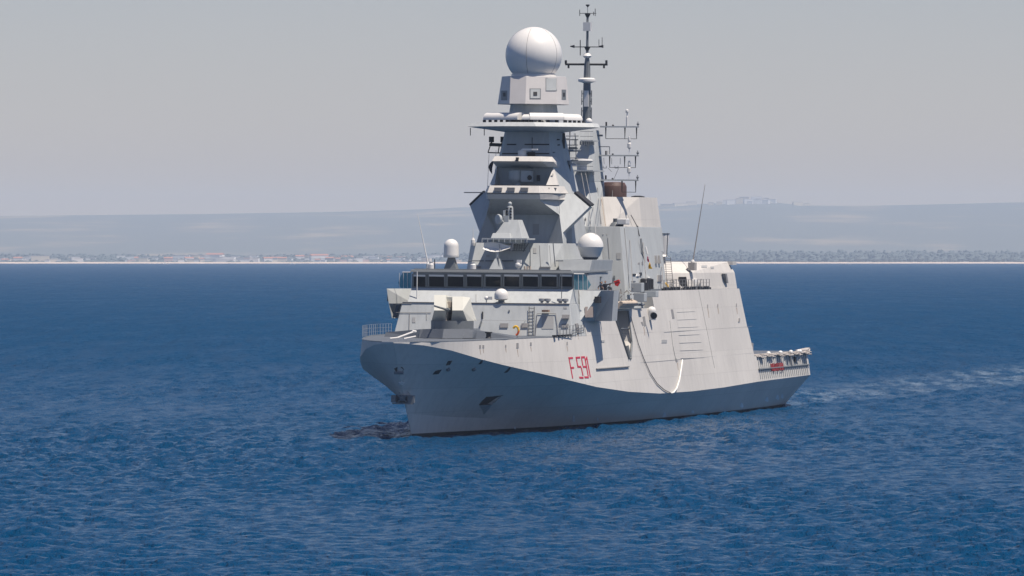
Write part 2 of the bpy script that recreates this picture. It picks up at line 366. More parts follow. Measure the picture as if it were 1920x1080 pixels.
# dome, lamp and post on the ledge
def dome(u, v_top, v_bot, uw, s, name='radome', flat=0.75, parent=None, pn=True):
    c0 = P(u, v_bot, s=s); c1 = P(u, v_top, s=s); r = abs(P(u + uw / 2, v_bot, s=s)[1] - c0[1])
    h = c1[2] - c0[2]; zc = c1[2] - r
    m = MB(); m.lathe((c0[0], c0[1], 0), [(r * .72, c0[2] + .12), (r * .99, c0[2] + .35 * (zc - c0[2]) + .05), (r, zc)] + [(r * math.cos(R(a)), zc + r * math.sin(R(a))) for a in range(9, 91, 9)], 32)
    d = m.build(name, 'white', parent or ship, smooth=True)
    b = MB(); b.lathe((c0[0], c0[1], 0), [(r * .45, c0[2] - .45), (r * .45, c0[2] + .12), (r * .7, c0[2] + .13)], 20); b.build('pedestal', 'mid', d, smooth=True)
    return d
dome(940, 541, 565, 26, 28.0)
m = MB(); c = P(912, 559, s=28.2); m.ball(c, .2, 12); m.tube(c, (c[0], c[1], 12.05), .05); m.box((c[0] - .15, c[1] + .2, c[2] - .15), (c[0] + .15, c[1] + .6, c[2] + .15)); m.build('searchlight', ['white'], ship)
for u in (1016, 1027, 1050, 1060):
    m = MB(); c = P(u, 563, s=28.3); m.lathe((c[0], c[1], 12.04), [(.12, 0), (.12, .2), (.3, .3), (.3, .5), (.15, .55)], 10); m.build('deck_fitting', 'steel', ship)
m = MB(); c = P(1053, 545, s=28.4); m.tube((c[0], c[1], 12.04), (c[0], c[1], 15.0), .04); m.build('antenna', 'mid', ship)
m = MB(); c = P(782, 517, s=28.9); m.tube((c[0], c[1], 12.04), (c[0], c[1], 15.0), .05); m.build('antenna', 'white', ship)
# seams along the faces
m = MB()
for q in ([(742, 586), (808, 586)], [(768, 586), (767, 630)], [(750, 569), (772, 569)]):
    m.path([P(u, v, s=fs(P(u, v, s=27)[2]) - .0) for u, v in q], .025)
m.build('panel_seam', 'lou', ship)
m = MB()
for z in (12.06,):
    for k in range(12): pass
m.path([(27.55, -8.2, 12.08), (27.55, 8.2, 12.08)], .05); m.build('ledge_rail', 'lou', ship)

# ------------------------------------------------------------------ foredeck: gun, breakwater, rails, stores
m = MB()   # breakwater: two long walls meeting round the gun platform
def wall(m, a, b, h0, h1, t=.25, lean=.35):
    ax, ay = a; bx, by = b
    m.loft([[(ax, ay, 8.99), (ax + t, ay, 8.99), (ax + t + lean * h0, ay, 9 + h0), (ax + lean * h0, ay, 9 + h0)], [(bx, by, 8.99), (bx + t, by, 8.99), (bx + t + lean * h1, by, 9 + h1), (bx + lean * h1, by, 9 + h1)]])
def bw(u, v, s): q = P(u, v, s=s); return q
wl_ = [(723, 623, 13.5), (792, 617, 10.0), (832, 617, 8.0), (888, 618, 10.5), (970, 630, 16.5)]
for (u0, v0, s0), (u1, v1, s1) in zip(wl_, wl_[1:]):
    a = P(u0, v0, s=s0); b = P(u1, v1, s=s1)
    m.loft([[(a[0] - .5, a[1], 8.97), (a[0] + .3, a[1], 8.97), (a[0] + .3, a[1], a[2]), (a[0], a[1], a[2])], [(b[0] - .5, b[1], 8.97), (b[0] + .3, b[1], 8.97), (b[0] + .3, b[1], b[2]), (b[0], b[1], b[2])]])
m.build('breakwater', 'dark', ship)
m = MB(); a = P(792, 617, s=11); b = P(880, 617, s=11)
m.frustum([(9.6, a[1], 8.98), (9.6, b[1], 8.98), (16.5, b[1], 8.98), (16.5, a[1], 8.98)], [(9.9, a[1] + .1, a[2]), (9.9, b[1] - .4, b[2]), (16.5, b[1] - .4, b[2]), (16.5, a[1] + .1, a[2])]); gp = m.build('gun_platform', 'dark', ship)
m = MB()
for u0, u1, s in [(838, 860, 9.2), (862, 886, 9.2)]:
    a = P(u0, 621, s=s); b = P(u1, 634, s=s); m.loft([[(s, a[1], 9.0), (s, b[1], 9.0), (s + .5, b[1] - .1, a[2]), (s + .5, a[1] + .05, a[2])], [(s + 1.5, a[1], 9.0), (s + 1.5, b[1], 9.0), (s + 1.5, b[1], a[2]), (s + 1.5, a[1], a[2])]])
m.split('deck_locker', 'dark', ship)
m = MB(); a = P(895, 622, s=12); b = P(910, 635, s=12); m.box((12, a[1], 9.0), (13.2, b[1], a[2])); m.build('deck_locker', 'black', ship, bevel=.08)
for u0, u1 in [(826, 836), (912, 920)]:
    a = P(u0, 630, s=9); b = P(u1, 630, s=9); m = MB(); m.lathe((9, (a[1] + b[1]) / 2, 9.0), [(.3, 0), (.22, .15), (.22, .45), (.34, .5), (.34, .6)], 12); m.build('bollard', 'black', ship)
# gun: turret in two cheeks with the slot between them
GS = 13.5
gb = MB(); c = P(848, 620, s=GS); gc = c[1]
gb.lathe((GS, gc, 0), [(2.0, 9.0), (2.0, 10.55)], 28); gun = gb.build('gun_base', 'mid', ship, smooth=True)
def cheek(m, uA0, uA1, uB0, uB1, vt, vm, vb, ex=0):
    """front upper plate (uA0-uA1) between vt and vm, front lower plate out to (uB0-uB1) at vb"""
    t0 = P(uA0, vt, s=GS - .1); t1 = P(uA1, vt, s=GS - .1)
    m0 = P(uA0, vm, s=GS - 1.9); m1 = P(uA1, vm, s=GS - 1.9)
    b0 = P(uB0, vb, s=GS - 1.0); b1 = P(uB1, vb, s=GS - 1.0)
    k = lambda q, ds, dz=0: (q[0] + ds, q[1], q[2] + dz)
    back0 = [(GS + 2.4, t0[1], t0[2] - .2), (GS + 2.4, t1[1], t1[2] - .2)]; backb = [(GS + 2.6, b0[1], b0[2]), (GS + 2.6, b1[1], b1[2])]
    vs = [t0, t1, m0, m1, b0, b1] + back0 + backb
    m.add(vs, [(0, 1, 3, 2), (2, 3, 5, 4), (0, 6, 7, 1), (6, 8, 9, 7), (8, 4, 5, 9), (0, 2, 4, 8, 6), (1, 7, 9, 5, 3)])
m = MB()
cheek(m, 814, 836, 809, 835, 553, 582, 602)
cheek(m, 848, 868, 846, 876, 556, 582, 602)
tur = m.build('gun_turret', mat('turret_grey', (.56, .56, .50), .45, vary=.04, vscale=.8), gun)
m = MB()   # sloping outer side of the turret, and the bridge over the slot
o = [P(868, 556, s=GS - .1), P(868, 582, s=GS - 1.9), P(876, 602, s=GS - 1.0), P(889, 602, s=GS + .6), P(882, 558, s=GS + .8)]
m.add(o + [(GS + 2.4, o[0][1], o[0][2] - .1), (GS + 2.6, o[3][1] - .5, o[3][2]), (GS + 2.6, o[0][1], o[3][2])], [(0, 1, 2, 3, 4), (0, 4, 5), (4, 3, 6, 5), (5, 6, 7), (2, 7, 6, 3), (0, 5, 7, 2, 1)])
a = P(835, 560, s=GS); b = P(849, 560, s=GS)
m.box((GS - .2, a[1] - .05, a[2] - .35), (GS + 2.4, b[1] + .05, a[2] + .15))
m.build('turret_cheek', mat('turret_grey_light', (.56, .56, .50), .45, vary=.04, vscale=.8), gun)
m = MB(); a = P(836, 600, s=GS - .2); b = P(848, 560, s=GS - .2); m.box((GS + .3, a[1] - .1, a[2]), (GS + 2.0, b[1] + .1, b[2])); m.build('turret_slot', 'black', gun)
m = MB(); a = P(841, 583, s=GS - 1.0); b = P(839, 579, s=GS - 5.6); c0 = P(842, 570, s=GS - .6)
m.tube((GS, a[1], a[2] + .05), (GS - 1.6, a[1], a[2] + .12), .2, .18, 14); m.tube((GS - 1.6, a[1], a[2] + .12), (GS - 6.2, a[1], a[2] + .5), .11, .085, 12)
m.build('gun_barrel', 'mid', gun)
m = MB(); m.box((GS - .4, c0[1] - .22, c0[2] - .35), (GS - .1, c0[1] + .15, c0[2] + .2)); m.tube((GS - 1.0, a[1] - .1, a[2] - .1), (GS - 1.1, a[1] - .25, a[2] - 1.0), .11, .08, 8); m.split('gun_cradle', 'beige', gun)
# mooring boom lying on deck, deck edge strip
m = MB(); a = P(731, 638, s=-2.5); b = P(775, 628, s=0.5); c = P(742, 639, s=-2.5); m.path([(a[0], a[1], 9.05), (c[0] + .5, c[1], 9.12), (b[0], b[1], 9.65)], .075); m.tube((b[0] - .1, b[1] - .1, 9.7), (b[0] + .2, b[1] + .2, 9.65), .12)
a = P(757, 639, s=-3); b = P(779, 635.5, s=-1); m.tube((a[0], a[1], 9.05), (b[0], b[1], 9.25), .07); m.build('mooring_boom', 'white', ship)
def rail(pts, z0, h=1.05, step=1.5, name='guard_rail', mt='white', parent=None, lean=0.0, r=.025, n=3):
    m = MB()
    for (a, b) in zip(pts, pts[1:]):
        L = math.hypot(b[0] - a[0], b[1] - a[1]); k = max(1, round(L / step))
        for i in range(k + 1):
            x = a[0] + (b[0] - a[0]) * i / k; y = a[1] + (b[1] - a[1]) * i / k; zz = (a[2] + (b[2] - a[2]) * i / k) if len(a) > 2 else z0
            m.tube((x, y, zz), (x - lean, y + lean * .3, zz + h), r * 1.3, n=4)
        for q in range(1, n + 1):
            za = a[2] if len(a) > 2 else z0; zb = b[2] if len(b) > 2 else z0; f_ = q / n
            m.tube((a[0] - lean * f_, a[1] + lean * .3 * f_, za + h * f_), (b[0] - lean * f_, b[1] + lean * .3 * f_, zb + h * f_), r * .6, n=4)
    return m.build(name, mt, parent or ship)
rail([(9, -7.15), (14, -8.0), (20, -8.65), (26, -8.85)], 9.0, lean=-.25, step=1.25, r=.022, mt='steel')
rail([(20.5, 8.65), (26.3, 8.85), (31, 8.8)], 9.0, step=1.2, r=.03, mt='lou')
m = MB()
for s in (19.5, 21, 22.3, 23.4, 24.6, 25.7): m.box((s, 8.45, 9.0), (s + .5, 8.8, 9.22))
m.split('deck_edge_fitting', 'black', ship)
m = MB()
pts = [(s, interp(s, DP) - .02, topz(s) + .03) for s in (-6, -5, -4, -2, 0, 2, 4, 8, 12, 16, 20, 26)]
m.path(pts, .04, 5); m.path([(a, -b, c) for a, b, c in pts], .04, 5); m.split('deck_edge', 'mid', ship)

# ------------------------------------------------------------------ hull marks, openings, anchor
def hull_low(s, z):
    """port half breadth below the knuckle"""
    r = hull_ring(s)
    for (a, b, c), (d, e, f) in zip(r, r[1:]):
        if c <= z <= f or (c == f): 
            if f > c: t = (z - c) / (f - c); return a + (d - a) * t, b + (e - b) * t
    return r[-1][0], r[-1][1]
dg = bpy.context.evaluated_depsgraph_get()
def on_hull(u, v, off=.02, mesh=hull):
    """point of the hull's own surface seen at a photo point, with its normal (s, p, z)"""
    me_ = mesh
    o = SHIP_I @ Vector((0, 0, H)); e = Vector((-(P(u, v, s=30)[0]), P(u, v, s=30)[1], P(u, v, s=30)[2]))
    d = (e - o).normalized()
    ok, loc, nor, idx = me_.ray_cast(o, d)
    if not ok: return None
    if nor.dot(d) > 0: nor = -nor
    q = loc + nor * off
    return (-q.x, q.y, q.z), (-nor.x, nor.y, nor.z)
def decal(pts, mt, name, off=.03, th=.03, mesh=hull, parent=ship):
    top = []; bot = []
    for u, v in pts:
        r = on_hull(u, v, off, mesh)
        if r is None: return None
        q, nn = r; top.append(q); bot.append((q[0] - nn[0] * (off + th), q[1] - nn[1] * (off + th), q[2] - nn[2] * (off + th)))
    m = MB(); m.loft([top, bot]); return m.build(name, mt, parent)
bpy.context.view_layer.update()
# openings along the bow: flat black plates paint in their shaded insides
for pts in ([(817, 695), (828, 693), (822, 701), (811, 702)], [(840, 677), (848, 676), (843, 684), (836, 685)], [(902, 676), (909, 674), (902, 682), (897, 683)], [(955, 689), (962, 687), (951, 698), (945, 699)]):
    decal(pts, 'black', 'fairlead_opening')
decal([(739, 691), (745, 688), (754, 688), (757, 692), (754, 698), (744, 698)], 'black', 'bow_fairlead')
m = MB()
r = on_hull(749, 697, .1); m.tube((r[0][0] - .1, r[0][1] - .5, r[0][2] - .05), (r[0][0] - .1, r[0][1] + .35, r[0][2] - .05), .13); m.build('fairlead_lip', 'mid', ship)
# star
cx, cy = 753.0, 718.0
star = [(cx + (5.4 if i % 2 == 0 else 2.2) * math.sin(math.pi * i / 5 + .1), cy - (4.2 if i % 2 == 0 else 1.8) * math.cos(math.pi * i / 5 + .1)) for i in range(10)]
for i in range(10):
    j = (i + 1) % 10
    pass
decal(star, 'white', 'star_emblem', off=.10, th=.05)
# bow anchor in its bed
r = on_hull(757, 745, .15); q = r[0]
m = MB(); m.box((q[0] - .1, q[1] - .7, q[2] - .38), (q[0] + .8, q[1] + .6, q[2] + .3)); anc = m.build('anchor_bed', 'dark', ship, bevel=.05)  # deck grey puts the shade on the bed into its colour
m = MB(); m.box((q[0] - .42, q[1] - 1.05, q[2] - .35), (q[0] - .05, q[1] - .62, q[2] + .3)); m.box((q[0] - .42, q[1] + .5, q[2] - .4), (q[0] - .05, q[1] + 1.1, q[2] + .3))
m.box((q[0] - .42, q[1] - .95, q[2] - .52), (q[0] - .1, q[1] + 1.0, q[2] - .38)); m.lathe((q[0] - .3, q[1], q[2]), [(.22, -.1), (.30, 0), (.22, .1)], 12, axis=(1, 0, 0)); m.tube((q[0] - .38, q[1] - .45, q[2] + .3), (q[0] - .38, q[1] + .4, q[2] - .3), .07)
m.tube((q[0] - .38, q[1] + .45, q[2] + .3), (q[0] - .38, q[1] - .4, q[2] - .3), .07)
m.build('anchor', 'mid', anc)
decal([(748, 737), (754, 734), (764, 734), (768, 739)], 'black', 'hawse_pipe', off=.04)  # flat black plate paints in the dark of the pipe mouth
# side anchor pocket: a shelf that catches the light under a black patch painted for the recess shade
decal([(912, 744), (944, 741), (932, 745), (906, 762), (898, 759)], 'black', 'anchor_pocket', off=.02)
a = on_hull(898, 760, .0)[0]; b = on_hull(907, 778, .0)[0]; c = on_hull(941, 743, .0)[0]; d = on_hull(918, 752, .45)[0]
m = MB(); m.add([a, b, c, (d[0], d[1] , d[2]), on_hull(915, 760, -.3)[0]], [(0, 1, 3), (1, 2, 3), (0, 3, 4), (3, 2, 4), (0, 1, 4), (1, 2, 4)]); m.build('anchor_pocket_lip', 'grey', ship)
for u, v in [(840, 692), (888, 692)]:
    r = on_hull(u, v, .02)[0]; m = MB(); m.ball(r, .22, 10); m.build('hull_fitting', 'mid', ship)
# small scuppers
for u, v, du, dv in [(900, 650, 1.5, 3), (906, 650, 1.5, 3), (948, 649, 1, 2.5), (970, 648, 2, 5), (995, 645, 1.5, 3), (1063, 644, 1, 3)]:
    decal([(u - du, v - dv), (u + du, v - dv), (u + du, v + dv), (u - du, v + dv)], 'lou', 'scupper')
# white splash stains near the water
for u, v, w_, h_ in [(1245, 779, 5, 6), (1298, 772, 4, 3), (1437, 749, 4, 5), (1457, 745, 4, 5), (1466, 743, 3, 5), (1390, 760, 4, 5), (965, 802, 2, 3), (1075, 785, 3, 7), (1120, 786, 2.5, 4)]:
    pts = [(u - w_ * .4, v - h_ * .2), (u - w_ * .1, v - h_), (u + w_ * .6, v - h_ * .8), (u + w_, v + h_ * .5), (u + w_ * .5, v + h_), (u - w_ * .8, v + h_ * .4)]
    decal(pts, 'foam', 'discharge_stain', off=.015)
# hull number in thin red strokes
LET = {'F': [((0, 0), (0, 1), .16), ((0, 1), (.62, 1), 1), ((0, .52), (.5, .52), 1)],
       '5': [((0, 1), (.62, 1), 1), ((0, 1), (0, .56), .16), ((0, .56), (.5, .54), 1), ((.58, .5), (.62, .10), .2), ((.0, .02), (.56, .0), 1)],
       '9': [((.05, 1), (.55, 1), 1), ((0, .95), (0, .6), .16), ((.6, .95), (.6, .05), .2), ((.05, .53), (.55, .53), 1), ((.0, .02), (.56, .0), 1)],
       '1': [((.3, 1), (.3, 0), .2), ((.12, .86), (.3, 1), .5)]}
NA, NB, NCc, ND = (1066.5, 671.5), (1104, 669), (1073.5, 709.5), (1107.5, 706)   # corners of the lettering
def nmap(x, y):
    u = NA[0] + (NB[0] - NA[0]) * x + (NCc[0] - NA[0]) * (1 - y); v = NA[1] + (NB[1] - NA[1]) * x + (NCc[1] - NA[1]) * (1 - y)
    return u, v
m = MB()
def stroke(m, x0, y0, x1, y1, wx, wy, fmap, mesh=hull, off=.03):
    dx, dy = x1 - x0, y1 - y0
    if abs(dx) > abs(dy) * .3: q = [(x0 - wx / 2, y0 - wy / 2), (x1 + wx / 2, y1 - wy / 2), (x1 + wx / 2, y1 + wy / 2), (x0 - wx / 2, y0 + wy / 2)]
    else: q = [(x0 - wx / 2, y0), (x0 + wx / 2, y0), (x1 + wx / 2, y1), (x1 - wx / 2, y1)]
    top = []; bot = []
    for a_, b_ in q:
        r = on_hull(*fmap(a_, b_), off, mesh); top.append(r[0]); bot.append(tuple(r[0][i] - r[1][i] * (off + .02) for i in range(3)))
    m.loft([top, bot])
for ch, x0 in (('F', 0.0), ('5', .36), ('9', .62), ('1', .80)):
    for (ax, ay), (bx, by), k in LET[ch]:
        stroke(m, x0 + ax * .28, ay, x0 + bx * .28, by, .045, .09, nmap)
    m.build('hull_letter' if ch == 'F' else 'hull_digit', 'red', ship); m = MB()
# long rubbing strip
a = on_hull(1117, 692, .08)[0]; b = on_hull(1178, 687.5, .08)[0]; m = MB(); m.path([a, b], .07); m.build('fender_bar', 'lou', ship)

# ------------------------------------------------------------------ flank details (on the side bodies)
def on_side(u, v, off=.03):
    """port side plane above the knuckle"""
    lo, hi = 0.0, 130.0
    p_ = 9.0
    for _ in range(12):
        q = P(u, v, p=p_); p_ = hull_p(min(max(q[0], 0), 137), q[2])
    q = P(u, v, p=p_ + off); return q
def side_panel(pts, mt, name, off=.03, depth=.06):
    t = [on_side(u, v, off) for u, v in pts]; b = [(x, y - off - depth, z) for x, y, z in t]
    m = MB(); m.loft([t, b]); return m.build(name, mt, ship)
for pts in ([(1079, 607), (1084, 606), (1088, 624), (1083, 625)], [(1205, 594), (1209, 593), (1212, 611), (1208, 612)], [(1202, 604), (1205, 603), (1207, 610), (1205, 611)], [(1258, 580), (1262, 580), (1265, 597), (1261, 598)]):
    side_panel(pts, 'lou', 'louvre')
for i in range(7):
    v = 584.5 + i * 14.4; u0 = 1269 + i * 1.2; u1 = 1303 + i * 2.9
    m = MB(); m.path([on_side(u0, v + 1, .02), on_side(u1, v - .6, .01)], .016); m.build('side_step', 'mid2', ship)
for u, v in [(1327, 574), (1346, 573), (1381, 572)]: side_panel([(u - .8, v - 3), (u + .8, v - 3), (u + .8, v + 3), (u - .8, v + 3)], 'lou', 'scupper')
m = MB(); m.path([on_side(1256, 601), on_side(1262, 650), on_side(1267, 674)], .03); m.path([on_side(1310, 544, .02), on_side(1340, 690, .02)], .015); m.path([on_side(1245, 623, .02), on_side(1410, 612, .02)], .012); m.path([on_side(1200, 680, .0), on_side(1412, 662, .0)], .012); m.build('panel_seam', 'mid2', ship)
side_panel([(1266, 673), (1269, 672), (1271, 678), (1268, 679)], 'lou', 'scupper')
# the notch below the boats: frames and a recessed, shaded ramp
cut = MB()
tp = [on_side(1150, 583, 0), on_side(1178, 582, 0), on_side(1184, 640, 0), on_side(1183, 672, 0), on_side(1178, 672, 0), on_side(1163, 625, 0)]
cut.loft([[(x, y + 1.0, z) for x, y, z in tp], [(x, y - 1.7 * (z - 6.0) / 5.0 - .5, z) for x, y, z in tp]])
cutter = cut.build('cutter', 'grey', ship)
bpy.context.view_layer.update()
for ob in list(ship.children):
    if ob.name.startswith(('boat_deck_flank', 'hull')) and ob.type == 'MESH' and ob.name.split('.')[0] in ('hull', 'boat_deck_flank'):
        bo = ob.modifiers.new('cut', 'BOOLEAN'); bo.object = cutter; bo.operation = 'DIFFERENCE'; bo.solver = 'EXACT'
        dgx = bpy.context.evaluated_depsgraph_get(); ev = ob.evaluated_get(dgx)
        nm = bpy.data.meshes.new_from_object(ev); ob.modifiers.clear(); ob.data = nm
bpy.data.objects.remove(cutter)
m = MB()
for a, b in (((1150, 583), (1180, 673)), ((1178, 583), (1185, 642)), ((1185, 642), (1183, 673))): m.path([on_side(*a, .08), on_side(*b, .08)], .09)
for v in (616,): m.path([on_side(1150 + (v - 583) * .33 + 3, v, -.1), on_side(1178 + (v - 583) * .1, v - 1, -.1)], .07)
m.tube(on_side(1176, 648, .0), on_side(1181, 670, .05), .16); m.build('boat_ramp_frame', 'mid', ship)
# covered boats, davits, nets of the boat deck
def put(o): return shipspot(o)
bo_c = P(1176, 577, s=52)
boat = MB(); L0 = P(1151, 576, s=45.5); L1 = P(1196, 575, s=54)
rr = []
for i, (t, w_, h_) in enumerate([(0, .9, .5), (.2, 1.2, .55), (.5, 1.25, .6), (.8, .9, .6), (1.0, .12, .75)]):
    s = 45.8 + 8.2 * t; pc = 8.1
    rr.append([(s, pc - w_, 11.45 + .55), (s, pc - w_ * .8, 11.45 + .05), (s, pc + w_ * .8, 11.45 + .05), (s, pc + w_, 11.45 + .55), (s, pc + w_ * .5, 11.45 + .55 + h_ * .3), (s, pc - w_ * .5, 11.45 + .55 + h_ * .3)])
org = (50, 8.1, 11.45)
be = empty('rigid_inflatable_boat', put(org), label='beige covered inflatable boat stowed behind the port bridge wing', category='boat')
MBb = MB(); MBb.loft(rr); MBb.v = [(x - org[0], y - org[1], z - org[2]) for x, y, z in MBb.v]; MBb.build('hull', 'beige', be, smooth=True)
mb = MB(); mb.path([(x - org[0], y - org[1], z - org[2]) for x, y, z in [(45.8, 9.0, 12.0), (47.5, 9.3, 12.0), (50, 9.35, 12.0), (52.4, 9.0, 12.0), (54, 8.2, 12.15)]], .22, 8); mb.build('tube', 'beige', be, smooth=True)
m = MB()
m.tube(P(1152, 566, s=46), P(1205, 572, s=58), .12); m.tube(P(1152, 574, s=46), P(1208, 571, s=60), .08); m.tube(P(1182, 560, s=54), P(1183, 578, s=54), .1); m.tube(P(1160, 548, s=48), P(1160, 576, s=48), .08)
m.build('boat_crane', 'dark', ship)
random.seed(3)
m = MB()
for i in range(26):
    u = 1152 + random.random() * 36; v = 545 + random.random() * 18; s = 47 + (u - 1152) * .2
    q = P(u, v, s=s); dq = P(u + random.uniform(-5, 5), v + random.uniform(-5, 5), s=s); m.tube(q, dq, .05)
m.build('davit_gear', 'lou', ship)
m = MB()
for u0, v0, u1, v1, s in [(1183, 530, 1203, 548, 56), (1188, 549, 1208, 566, 56), (1208, 545, 1230, 557, 62)]:
    a = P(u0, v0, s=s); b = P(u1, v1, s=s); m.box((s, a[1], b[2]), (s + 1.2, b[1], a[2]))
m.split('equipment_locker', 'grey', ship, bevel=.05)
for i in range(4):
    c = P(1206 + i * 4.6, 532, s=63 + i * 1.1); m = MB(); m.lathe((c[0], c[1], c[2]), [(.05, -.75), (.3, -.65), (.3, .45), (.05, .55)], 12); m.build('liferaft_canister', 'black', ship, smooth=True)
m = MB(); a = P(1203, 546, s=64); b = P(1228, 555, s=66); m.box((64, a[1], b[2]), (69, b[1], a[2] + .2)); m.tube(P(1200, 540, s=63), P(1226, 540, s=68), .06); m.build('raft_rack', 'mid', ship)
# white sat dome standing at the flank edge
c = on_side(1222, 583, .35); m = MB(); m.lathe((c[0], c[1], c[2] - .9), [(.4, 0), (.45, .1), (.45, .9)], 16); m.ball((c[0], c[1], c[2]), .45, 16, 0, 90); sdm = m.build('searchlight', 'white', ship, smooth=True)
m = MB(); q = on_side(1225, 591, .9); m.lathe(q, [(.3, -.1), (.34, .25)], 14, axis=(-1, .5, -.3)); m.build('lamp_face', 'black', sdm)
# guard rail and lumps on the flank top
m = MB()
for i in range(22):
    s = 70 + i * 1.05
    if i in (8, 15): continue
    m.box((s, hull_p(s, 13.1) - .35, 13.1), (s + .55, hull_p(s, 13.1) - .05, 13.42 - .1 * (i % 3 == 0)))
m.split('deck_edge_fitting', 'black', ship)
rail([(69, 7.8), (92, 7.8)], 13.1, step=1.4, r=.035, mt='lou')
rail([(82, 5.0), (92, 7.0)], 13.1, step=1.2, r=.03, mt='black')

# ------------------------------------------------------------------ midship house, second tower, funnel block, hangar
def ring(z, pts): return [(s, p_, z) for s, p_ in pts]
def sym(pts): return pts + [(s, -p_) for s, p_ in reversed(pts)]
m = MB(); m.frustum(ring(11.38, sym([(55.5, 7.4), (60, 7.5), (80, 6.2)])), ring(19.5, sym([(57, 6.3), (60, 6.4), (80, 5.15)]))); mh = m.build('midship_house', 'grey', ship, bevel=.04)
def on_face(u, v, s0, p0, s1, p1, off=.05):
    """where a sight line meets the vertical plane through two plan points"""
    a = P(u, v, s=s0); b = P(u, v, s=s1)
    # line a->b in plan against line (s0,p0)-(s1,p1)
    d0 = a[1] - p0; d1 = b[1] - p1; t = d0 / (d0 - d1) if abs(d0 - d1) > 1e-6 else 0
    return tuple(a[i] + (b[i] - a[i]) * t + (0, off, 0)[i] for i in range(3))
for (u0, v0, v1) in [(1183, 461, 496), (1190, 461, 496), (1197, 461, 497)]:
    q = [on_face(u0, v0, 57, 6.5, 80, 5.3, .17), on_face(u0 + 3.6, v0, 57, 6.5, 80, 5.3, .17), on_face(u0 + 6.4, v1, 57, 6.9, 80, 5.6, .17), on_face(u0 + 2.8, v1, 57, 6.9, 80, 5.6, .17)]
    m = MB(); m.loft([q, [(x, y - .35, z) for x, y, z in q]]); m.build('louvre', 'lou', mh)
for (u0, v0, v1) in [(1226, 479, 494), (1232, 479, 494)]:
    q = [on_face(u0, v0, 57, 6.8, 80, 5.5, .17), on_face(u0 + 2.4, v0, 57, 6.8, 80, 5.5, .17), on_face(u0 + 5, v1, 57, 7.0, 80, 5.7, .17), on_face(u0 + 2.6, v1, 57, 7.0, 80, 5.7, .17)]
    m = MB(); m.loft([q, [(x, y - .35, z) for x, y, z in q]]); m.build('louvre', 'lou', mh)
m = MB(); q = [on_face(u, v, 57, 6.8, 80, 5.5, .15) for u, v in [(1198, 447), (1200, 470), (1203, 480), (1205, 495), (1207, 512)]]; m.path(q, .05); m.path([(x + .5, y, z) for x, y, z in q], .035); m.build('exhaust_pipe', 'lou', mh)
# second tower
m = MB(); m.frustum(ring(17.0, sym([(56.5, 2.9), (69.5, 2.1)])), ring(24.0, sym([(64.5, 1.35), (70.5, 1.5)]))); m.frustum(ring(24.0, sym([(64.5, 1.35), (70.5, 1.5)])), ring(29.2, sym([(67.0, .8), (70.5, 1.05)])))
tw = m.build('aft_tower', 'grey', ship, bevel=.03)
YS = 69.5
for v_, u0, u1, s_a, s_b in ((321, 1067, 1112, 61.5, 66.5), (265, 1088, 1112, 65.0, 67.5)):
    a_ = P(u0, v_, s=s_a); b_ = P(u1, v_, s=s_a); m = MB(); m.box((s_a, a_[1], a_[2]), (s_b, b_[1], a_[2] + .14)); pf = m.build('tower_platform', 'grey', tw)
    m = MB(); n_ = 6
    for i in range(n_ + 1): y = a_[1] + (b_[1] - a_[1]) * i / n_; m.box((s_a, y - .06, a_[2] - .38), (s_a + .3, y + .06, a_[2]))
    for h_ in (.5, 1.0): m.tube((s_a, a_[1], a_[2] + h_), (s_a, b_[1], a_[2] + h_), .025)
    m.split('bracket', 'mid', pf)
c = P(1091, 321, s=63.5); m = MB(); m.lathe((63.5, c[1], c[2] + .1), [(.5, 0), (.5, .55), (.95, .75), (1.1, .95), (1.05, 1.1), (0, 1.15)], 20); m.build('tower_radome', 'white', tw, smooth=True)
def yard(v_, reach, frame, parent, sgn, k0=.2):
    z = P(1150, v_, s=YS)[2]; s = YS
    m = MB(); m.loft([[(s - .45, 1.0 * sgn, z), (s + .45, 1.0 * sgn, z), (s + .12, reach * sgn, z), (s - .12, reach * sgn, z)], [(s - .45, 1.0 * sgn, z + .14), (s + .45, 1.0 * sgn, z + .14), (s + .12, reach * sgn, z + .14), (s - .12, reach * sgn, z + .14)]])
    y = m.build('yardarm', 'grey', parent)
    m = MB()
    for k in frame: m.tube((s, (1 + (reach - 1) * k) * sgn, z), (s, (1 + (reach - 1) * k) * sgn, z - 1.15), .075, .03)
    m.tube((s, (1 + (reach - 1) * frame[0]) * sgn, z - 1.13), (s, (1 + (reach - 1) * frame[-1]) * sgn, z - 1.13), .026)
    m.build('yard_stay', 'black', y)
    m = MB(); m.ball((s, (reach - .12) * sgn, z + .35), .14, 8); m.tube((s, (reach - .12) * sgn, z), (s, (reach - .12) * sgn, z + .6), .04)
    m.build('antenna', 'mid', y)
    return y, z
for v_, fr, wh_ in ((239, (.2, .66, .94), 'pole'), (293, (.3, .66, .92), 'spindle'), (339, (.6, .93), 'spindle')):
    for sg in (1, -1):
        y, z = yard(v_, 5.3, fr, tw, sg)
        m = MB()
        if wh_ == 'pole': m.lathe((YS, 4.05 * sg, z + .14), [(.12, 0), (.1, .9), (.06, 1.0), (.06, 1.3), (.16, 1.4), (.16, 1.6), (.05, 1.7)], 10)
        else: m.lathe((YS, 4.3 * sg, z + .14), [(.03, 0), (.03, .55), (.2, .75), (.2, 1.15), (.1, 1.25), (.15, 1.45), (.12, 1.8), (.03, 1.9)], 10)
        m.build('whip_base', 'white', y)
        m = MB()
        for k, q_ in ((1.9, .3), (2.6, .12)): m.tube((YS, k * sg, z + .1), (YS, k * sg, z + .1 + q_ * 1.5), .09)
        m.split('aerial_stub', 'black', y)
def T(u, v, s_=69.5): return P(u, v, s=s_)
